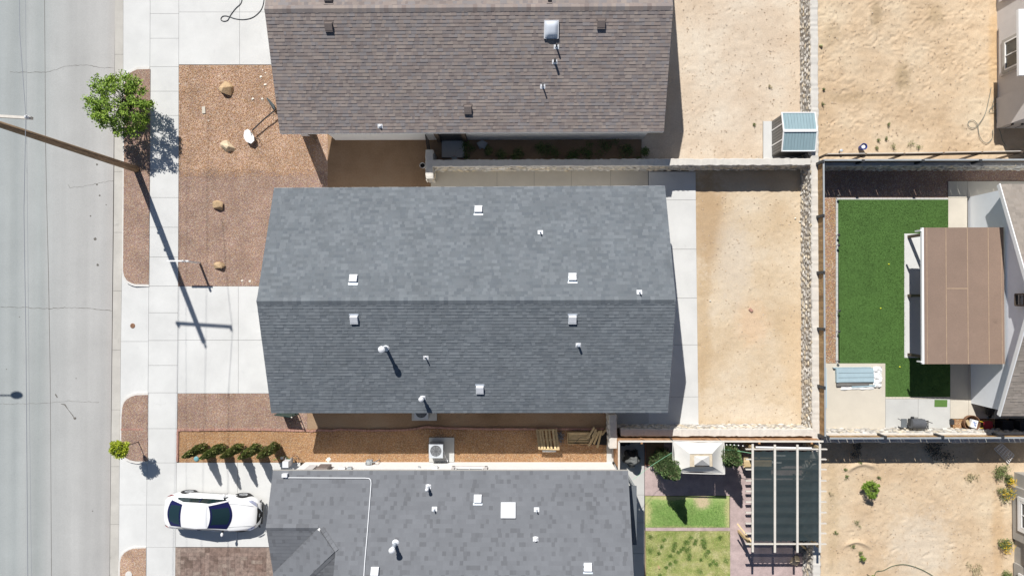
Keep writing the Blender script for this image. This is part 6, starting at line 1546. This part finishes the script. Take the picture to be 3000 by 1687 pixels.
for (xa, xb) in ((2208.5, 2266.5), (2273.5, 2332.5), (2339.5, 2398.5)):
    nx, ny = 12, 90; vs = []
    for j in range(ny+1):
        for i in range(nx+1):
            x = xa+(xb-xa)*i/nx; y = 1320+(1586-1320)*j/ny
            if j == 0: y += 3.0*abs(math.sin(i/nx*math.pi*2))
            if j == ny: y -= 4.0*abs(math.sin(i/nx*math.pi*4))
            dmin = min(abs(y-r) for r in ry); z = ZR+.094-.03*min(1, dmin/15)**.7+.003*math.sin(x*.4+y*.13)
            vs.append(P(x, y, z))
    mb = MB(); mb.add(vs, [(j*(nx+1)+i, j*(nx+1)+i+1, (j+1)*(nx+1)+i+1, (j+1)*(nx+1)+i) for j in range(ny) for i in range(nx)]); obj('shade_cloth', mb, M_shade, pgl, smooth=True)
# picnic table, cooler and bench under the cloth
pt = thing('picnic_table', 'plank table under the dark shade cloth', 'table', Gp(2200, 1330, 0))
for k in range(6):
    mb = MB(); mb.bar(Gp(2165, 1328+k*5.5, .75), Gp(2245, 1328+k*5.5, .75), .09, .03, tone=k/6); obj('plank', mb, M_wood_l, pt)
for (x, y) in ((2168, 1330), (2168, 1354), (2242, 1330), (2242, 1354)):
    mb = MB(); mb.box(Gp(x, y, .36), (.07, .07, .72)); obj('leg', mb, M_wood_l, pt)
mb = MB(); mb.bar(Gp(2165, 1312, .44), Gp(2235, 1312, .44), .3, .04, tone=.3); 
bn = obj('bench', mb, M_wood_l); tag(bn, 'plank bench beside the table under the shade cloth', 'bench')
for x in (2170, 2230):
    mb = MB(); mb.box(Gp(x, 1312, .2), (.06, .28, .44)); obj('leg', mb, M_wood_l, bn)
co = thing('patio_chair', 'white seated patio chair under the shade cloth', 'chair', Gp(2266, 1336, 0)); c = Gp(2266, 1336, 0)
mb = MB(); mb.box(c+Vz*.43, (.5, .5, .06)); obj('seat', mb, M_trim_w, co); mb = MB(); mb.box(c+Vector((0, .26, .72)), (.5, .05, .5)); obj('backrest', mb, M_trim_w, co)
for a in (-.22, .22):
    for b in (-.22, .22): mb = MB(); mb.box(c+Vector((a, b, .2)), (.04, .04, .42)); obj('leg', mb, M_trim_w, co)
# rubble and tarp at pergola foot
def tarp(label, pts, h, m, seed, name='tarp_heap', cat='tarp'):
    Q = [Gp(x, y, 0) for x, y in pts]; x0 = min(q.x for q in Q); x1 = max(q.x for q in Q); y0 = min(q.y for q in Q); y1 = max(q.y for q in Q); N_ = 26
    cx, cy = (x0+x1)/2, (y0+y1)/2; vs = []
    gx, gy = np.meshgrid(np.linspace(x0, x1, N_+1), np.linspace(y0, y1, N_+1), indexing='ij')
    rr = np.sqrt(((gx-cx)/(x1-cx))**2+((gy-cy)/(y1-cy))**2); an = np.arctan2(gy-cy, gx-cx)
    bump = np.clip(1-(rr/(.86+.14*np.sin(an*5+seed)))**2, 0, 1)**.6
    z = .02+bump*h*(.55+.6*noise2(gx*3.2, gy*3.2, seed)+.25*np.abs(np.sin(gx*9+noise2(gx*4, gy*4, seed+2)*8)))
    keep = bump > .001
    idx = np.arange((N_+1)**2).reshape(N_+1, N_+1); V = np.stack([gx, gy, z], -1).reshape(-1, 3)
    F = [(int(idx[i, j]), int(idx[i+1, j]), int(idx[i+1, j+1]), int(idx[i, j+1])) for i in range(N_) for j in range(N_) if keep[i, j] or keep[i+1, j+1]]
    return tag(raw(name, V, F, m, smooth=True), label, cat)
tarp('crumpled grey tarp heap in the corner of the reddish fence', [(1822, 1312), (1876, 1312), (1876, 1368), (1822, 1368)], .8, M_tarp, 3)
tarp('dark pile of bags in the shaded corner behind the tarp', [(1808, 1272), (1850, 1272), (1850, 1306), (1808, 1306)], .5, mat('dark_bags', (.02, .025, .04), .5, .3, 5), 5, 'bag_pile', 'bags')
tarp('dark tarp covered heap beside the stone wall below the shade cloth', [(2322, 1545), (2358, 1545), (2358, 1625), (2322, 1625)], .45, M_tarp, 7)
boulder(2330, 1640, .3, .3, M_boulder2, 'pale rock at the foot of the wall below the pergola', 80, 'boulder', 'boulder', None)
mb = MB(); mb.bar(Gp(2325, 1575, .55), Gp(2350, 1598, .6), .1, .05, tone=.5); tag(obj('plank', mb, M_wood_l), 'short plank lying on the heap below the pergola', 'plank')
# planting bed edging
mb = MB(); mb.tube([P(1890, 1352, .06), P(1890, 1361, .06), P(1936, 1361, .06)], .045, 8); mb.tube([P(1891, 1290, .06), P(1891, 1350, .06)], .03, 8); tag(obj('pipe_edging', mb, M_terra), 'terracotta coloured pipe edging around the planting bed', 'edging')

# ------------------------------------------------------------------ canopy
cn = thing('canopy', 'white two tier fabric gazebo canopy in the lower yard', 'canopy', Gp(2014, 1309, 0))
ze_ = 2.2
c4 = [P(1971, 1290, ze_), P(2121, 1293, ze_), P(2123, 1388, ze_), P(1972, 1384, ze_)]
i4 = [P(2020, 1330, 2.68), P(2087, 1330, 2.68), P(2087, 1365, 2.68), P(2020, 1366, 2.68)]
i4 = [P(2021, 1329, 2.62), P(2087, 1328, 2.62), P(2088, 1366, 2.62), P(2021, 1367, 2.62)]
mb = MB(); N_ = 14
for k in range(4):
    a0, a1 = c4[k], c4[(k+1) % 4]; b0, b1 = i4[k], i4[(k+1) % 4]; vs = []
    for j in range(7):
        v = j/6
        for i in range(N_+1):
            u = i/N_; p0 = a0.lerp(a1, u); p1 = b0.lerp(b1, u)
            ctr = (c4[0]+c4[2])/2; inw = (Vector((ctr.x, ctr.y, ze_))-p0)
            sag = math.sin(math.pi*u)*(1-v)
            p = p0.lerp(p1, v)+Vector((inw.x, inw.y, 0)).normalized()*sag*.08-Vz*math.sin(math.pi*v)*.07-Vz*sag*.02
            vs.append(p)
    mb.add(vs, [(j*(N_+1)+i, j*(N_+1)+i+1, (j+1)*(N_+1)+i+1, (j+1)*(N_+1)+i) for j in range(6) for i in range(N_)])
obj('lower_roof', mb, M_canopy, cn, smooth=True)
mb = MB(); mb.add([p-Vz*.03 for p in i4], [(0, 1, 2, 3)]); obj('vent_mesh', mb, M_white_fab, cn)
t4 = [P(2034, 1335, 2.72), P(2078, 1335, 2.72), P(2079, 1363, 2.72), P(2034, 1362, 2.72)]; pk_ = P(2057, 1346, 2.98)
mb = MB(); vs = []
for k in range(4):
    mb.add([t4[k], t4[(k+1) % 4], pk_], [(0, 1, 2)])
obj('upper_roof', mb, M_canopy, cn)
mb = MB()
for k in range(4): mb.bar(c4[k], c4[(k+1) % 4], .03, .06)
obj('valance', mb, M_canopy, cn)
for k in range(4):
    q = c4[k].lerp(i4[k], .06); mb = MB(); mb.tube([(q.x, q.y, .02), (q.x, q.y, ze_-.03)], .03, 8); obj('leg', mb, M_dark_metal, cn)
# string lights
sl_ = thing('string_lights', 'string of small bulbs between the canopy and the pergola', 'string lights', P(2150, 1305, 2.2))
p0, p1 = P(2124, 1303, 2.2), P(2184, 1307, 2.4); pts = [p0.lerp(p1, i/10)-Vz*.12*math.sin(math.pi*i/10) for i in range(11)]
mb = MB(); mb.tube(pts, .006, 4); obj('cable', mb, M_cable, sl_)
for i in range(1, 10, 2):
    mb = MB(); mb.lathe(pts[i]-Vz*.06, [(.01, 0), (.035, .02), (.03, .05), (.01, .07)], 8); obj('bulb', mb, M_trim_w if i % 4 else M_yellow, sl_)
mb = MB(); mb.tube([P(1969, 1325, 2.3), P(1945, 1340, 2.1), P(1904, 1366, 2.3), P(1855, 1404, 2.75)], .008, 5); tag(obj('guy_rope', mb, mat('mint_rope', (.25, .55, .35), .6)), 'mint green rope from the canopy to the grey roof', 'rope')
mb = MB(); mb.tube([P(2120, 1316, 2.3), P(2160, 1320, 2.3), P(2203, 1327, 2.4)], .012, 5); tag(obj('guy_rope', mb, MATS['mint_rope']), 'mint green rope from the canopy to the pergola', 'rope')

# small white post by the lower yard lawn
mb = MB(); mb.box(P(1930, 1660, .06), (.08, .14, .1), rz=.3); tag(obj('toy', mb, mat('tan_toy', (.5, .36, .2), .7)), 'small tan object lying on the patchy lawn', 'toy')

# ------------------------------------------------------------------ car
def build_car(base, rz):
    t = thing('car', 'white sedan parked on the lower driveway', 'car', base, None, rz)
    M_paint = mat('white_car_paint', (.80, .80, .80), .3, 0, spec=.5, coat=.6)
    M_cg = mat('car_glass', (.012, .03, .035), .05, 0, spec=.8)
    M_seal = mat('window_border', (.012, .014, .07), .3, 0)
    # stations: x, half width (max), belt z, belt half width, roof z, roof half width, nose/tail lower z
    L2 = 2.42
    st = [(-2.47, .20, .60, .18), (-2.44, .40, .76, .36), (-2.36, .60, .88, .54), (-2.24, .74, .95, .66), (-2.10, .825, .99, .74), (-1.95, .885, 1.02, .79), (-1.6, .905, 1.03, .80), (-1.1, .915, 1.00, .80), (-.5, .915, .97, .80), (.2, .915, .955, .80), (.7, .915, .95, .79), (1.1, .91, .94, .77), (1.5, .90, .90, .74), (1.85, .865, .84, .68), (2.1, .80, .78, .60), (2.26, .71, .71, .51), (2.37, .58, .62, .40), (2.44, .40, .50, .27)]
    mb = MB(); prof = []
    for (x, w, zb, wb) in st:
        zl = .28 if abs(x) > 2.2 else .20
        top = zb+.03
        sec = [(w*.93, zl), (w, .42), (w*.995, zb*.72), (wb+.045, zb-.03), (wb, zb+.012), (wb*.55, top+.012), (0, top+.02)]
        prof.append([(x, y, z) for y, z in sec]+[(x, -y, z) for y, z in sec[-2::-1]])
    n = len(prof[0]); vs = [v for p in prof for v in p]
    fs = [(i*n+j, (i+1)*n+j, (i+1)*n+j+1, i*n+j+1) for i in range(len(prof)-1) for j in range(n-1)]
    fs += [tuple(range(n)), tuple((len(prof)-1)*n+i for i in range(n-1, -1, -1))]
    mb.add(vs, fs); body = obj('body', mb, M_paint, t, smooth=True, local=True)
    m_ = body.modifiers.new('sub', 'SUBSURF'); m_.levels = 1; m_.render_levels = 2
    # cabin
    def surf(name, rows, m, parent=t, smooth=True):
        k = len(rows[0]); v = [p for r in rows for p in r]; mb = MB(); mb.add(v, [(i*k+j, (i+1)*k+j, (i+1)*k+j+1, i*k+j+1) for i in range(len(rows)-1) for j in range(k-1)]); return obj(name, mb, m, parent, smooth=smooth, local=True)
    def arc(x, w, z, bow, crown, k=13): return [(x+bow*(1-(2*i/(k-1)-1)**2), w*(2*i/(k-1)-1), z+crown*(1-(2*i/(k-1)-1)**2)) for i in range(k)]
    lerp = lambda a, b, f: tuple(p+(q-p)*f for p, q in zip(a, b))
    def between(r0, r1, k, dome=.0): return [[lerp(a, b, f) for a, b in zip(r0, r1)] for f in [i/k for i in range(k+1)]]
    rear_lo = arc(-1.92, .66, 1.065, -.20, .02); rear_hi = arc(-1.22, .56, 1.40, -.05, .03)
    ws_hi = arc(.10, .56, 1.42, .13, .03); ws_lo = arc(.90, .70, .985, .26, .02)
    mid = arc(-.5, .60, 1.44, .04, .035)
    def rise(r, dz): return [(x, y, z+dz) for x, y, z in r]
    surf('roof', between(rear_hi, mid, 3)+between(mid, ws_hi, 3)[1:], M_paint)
    surf('rear_window_border', between(rear_lo, rear_hi, 4), M_seal)
    surf('windshield_border', between(ws_hi, ws_lo, 4), M_seal)
    def shrink(r, f, dz): return [(x, y*f, z+dz) for x, y, z in r]
    a_, b_ = shrink(rear_lo, .92, .008), shrink(rear_hi, .92, .008); g1 = between(a_, b_, 8)[1:-1]; surf('rear_window', g1, M_cg)
    a_, b_ = shrink(ws_hi, .93, .008), shrink(ws_lo, .93, .008); g2 = between(a_, b_, 10)[1:-1]; surf('windshield', g2, M_cg)
    for s in (-1, 1):
        # pillar/roof rail and side glass
        rail_t = [(-2.0, .70*s, 1.06), (-1.6, .665*s, 1.22), (-1.22, .585*s, 1.385), (-.5, .62*s, 1.42), (.10, .585*s, 1.40), (.5, .64*s, 1.22), (.95, .735*s, .985)]
        rail_i = [(-1.95, .66*s, 1.068), (-1.58, .61*s, 1.24), (-1.22, .56*s, 1.402), (-.5, .60*s, 1.442), (.10, .56*s, 1.422), (.5, .62*s, 1.22), (.92, .70*s, .988)]
        rail_o = [(-2.05, .77*s, 1.03), (-1.6, .73*s, 1.13), (-1.22, .655*s, 1.30), (-.5, .675*s, 1.345), (.10, .65*s, 1.32), (.5, .70*s, 1.15), (.98, .775*s, .965)]
        surf('roof_rail', [rail_i, rail_t, rail_o], M_paint)
        win_t = [(-1.62, .735*s, 1.115), (-1.22, .66*s, 1.295), (-.5, .68*s, 1.34), (.10, .655*s, 1.315), (.5, .705*s, 1.145), (.82, .77*s, 1.0)]
        win_b = [(-1.66, .80*s, 1.05), (-1.22, .80*s, 1.025), (-.5, .80*s, 1.0), (.10, .80*s, .985), (.5, .80*s, .975), (.85, .79*s, .97)]
        surf('side_window', [win_t, win_b], M_cg)
        surf('quarter_panel', [[(-2.1, .76*s, 1.04), (-1.8, .74*s, 1.08), (-1.6, .735*s, 1.125)], [(-2.1, .80*s, 1.0), (-1.8, .81*s, 1.02), (-1.62, .81*s, 1.04)]], M_paint)
        for x in (-.42,):
            mb = MB(); mb.bar((x, .70*s, 1.33), (x, .805*s, 1.0), .05, .02); obj('door_pillar', mb, M_seal, t, local=True)
        mb = MB(); mb.lathe((0, 0, 0), [(.02, -.05), (.07, -.03), (.08, .03), (.05, .07), (.01, .08)], 10); mb.v = [(v[0]*.9+.70, v[1]*1.4+(.98)*s, v[2]*1.0+1.0) for v in mb.v]; mr_ = obj('wing_mirror', mb, M_paint, t, smooth=True, local=True)
        mb = MB(); mb.bar((.72, .80*s, .97), (.71, .93*s, .99), .07, .04); obj('mirror_arm', mb, M_black, t, local=True)
        # lights
        mb = MB(); mb.add([(1.88, .80*s, .735), (2.08, .70*s, .765), (2.27, .56*s, .735), (2.34, .50*s, .66), (2.25, .74*s, .655), (2.05, .86*s, .68)], [(0, 1, 2, 3, 4, 5)] if s > 0 else [(5, 4, 3, 2, 1, 0)])
        mb.v = [(v[0]-.01, v[1]*.90, v[2]+.085) for v in mb.v]; obj('headlight', mb, mat('headlight_glass', (.30, .32, .42), .1, .3, 30, spec=.8), t, local=True)
        mb = MB(); mb.add([(-2.36, .68*s, .85), (-2.28, .75*s, .90), (-2.1, .825*s, .91), (-1.9, .86*s, .89), (-2.12, .85*s, .84), (-2.32, .74*s, .80)], [(0, 1, 2, 3, 4, 5)]); mb.v = [(v[0]+.03, v[1]*1.0, v[2]+.02) for v in mb.v]; obj('taillight', mb, mat('taillight', (.25, .02, .02), .2), t, local=True)
        mb = MB()
        for x in (-1.25, -.40, .62): mb.bar((x, .905*s, .50), (x, .845*s, .93), .012, .012)
        mb.bar((-1.25, .916*s, .42), (.62, .916*s, .42), .012, .012); obj('door_seam', mb, M_black, t, local=True)
        for x in (-.75, .15):
            mb = MB(); mb.bar((x-.09, .885*s, .80), (x+.09, .885*s, .80), .03, .03); obj('door_handle', mb, M_paint, t, local=True)
        for x in (-1.42, 1.42):
            w = MB(); c = (x, .84*s, .335); w.tube([(x, .70*s, .335), (x, .74*s, .335), (x, .885*s, .335), (x, .905*s, .335)], [.31, .335, .335, .30], 28); wh = obj('wheel', w, M_rubber, t, local=True)
            r_ = MB(); r_.tube([(x, .88*s, .335), (x, .908*s, .335)], [.235, .225], 24); 
            for a in range(10):
                an = a*math.pi/5; r_.bar((x+math.cos(an)*.03, .912*s, .335+math.sin(an)*.03), (x+math.cos(an)*.21, .912*s, .335+math.sin(an)*.21), .02, .03)
            obj('rim', r_, mat('alloy', (.45, .46, .48), .3, 0, metal=.8), wh, local=True)
            a_ = MB(); a_.tube([(x, .55*s, .36), (x, .900*s, .36)], .385, 28); obj('wheel_arch', a_, M_black, t, local=True)
    # grille, bumper detail, plate, hood lines
    mb = MB(); mb.add([(2.30, .42, .76), (2.335, .2, .79), (2.345, -.2, .79), (2.30, -.42, .76), (2.44, -.26, .60), (2.47, -.12, .5), (2.47, .12, .5), (2.44, .26, .60)], [(0, 1, 2, 3, 4, 5, 6, 7)]); mb.v = [(v[0]+.03, v[1], v[2]+.01) for v in mb.v]; gl = obj('grille', mb, M_black, t, local=True)
    mb = MB()
    for s in (-1, 1): mb.tube([(2.36, .42*s, .76), (2.46, .28*s, .62), (2.50, .13*s, .5)], .018, 6)
    obj('grille_chrome', mb, mat('chrome', (.6, .62, .65), .15, 0, metal=.9), gl, local=True)
    mb = MB(); ring = [(2.435, .075*math.cos(a), .665+.06*math.sin(a)) for a in [i*math.pi/9 for i in range(19)]]; mb.tube(ring, .012, 6, caps=False); mb.bar((2.44, -.09, .665), (2.44, .09, .665), .015, .022); obj('emblem', mb, MATS['chrome'], gl, local=True)
    mb = MB(); mb.box((2.46, 0, .34), (.03, 1.1, .1)); mb.box((2.36, .62, .42), (.03, .2, .1), rz=-.5); mb.box((2.36, -.62, .42), (.03, .2, .1), rz=.5); obj('bumper_intake', mb, M_black, t, local=True)
    # dash and seats are hinted under the glass: rear view mirror
    mb = MB()
    for s in (-1, 1): mb.bar((1.0, .60*s, .99), (2.15, .50*s, .845), .012, .012)
    obj('hood_seam', mb, M_litegrey, t, local=True)
    return t
build_car(Vector((Gp(640, 1488).x, Gp(640, 1488).y, .03)), math.radians(-3.0))
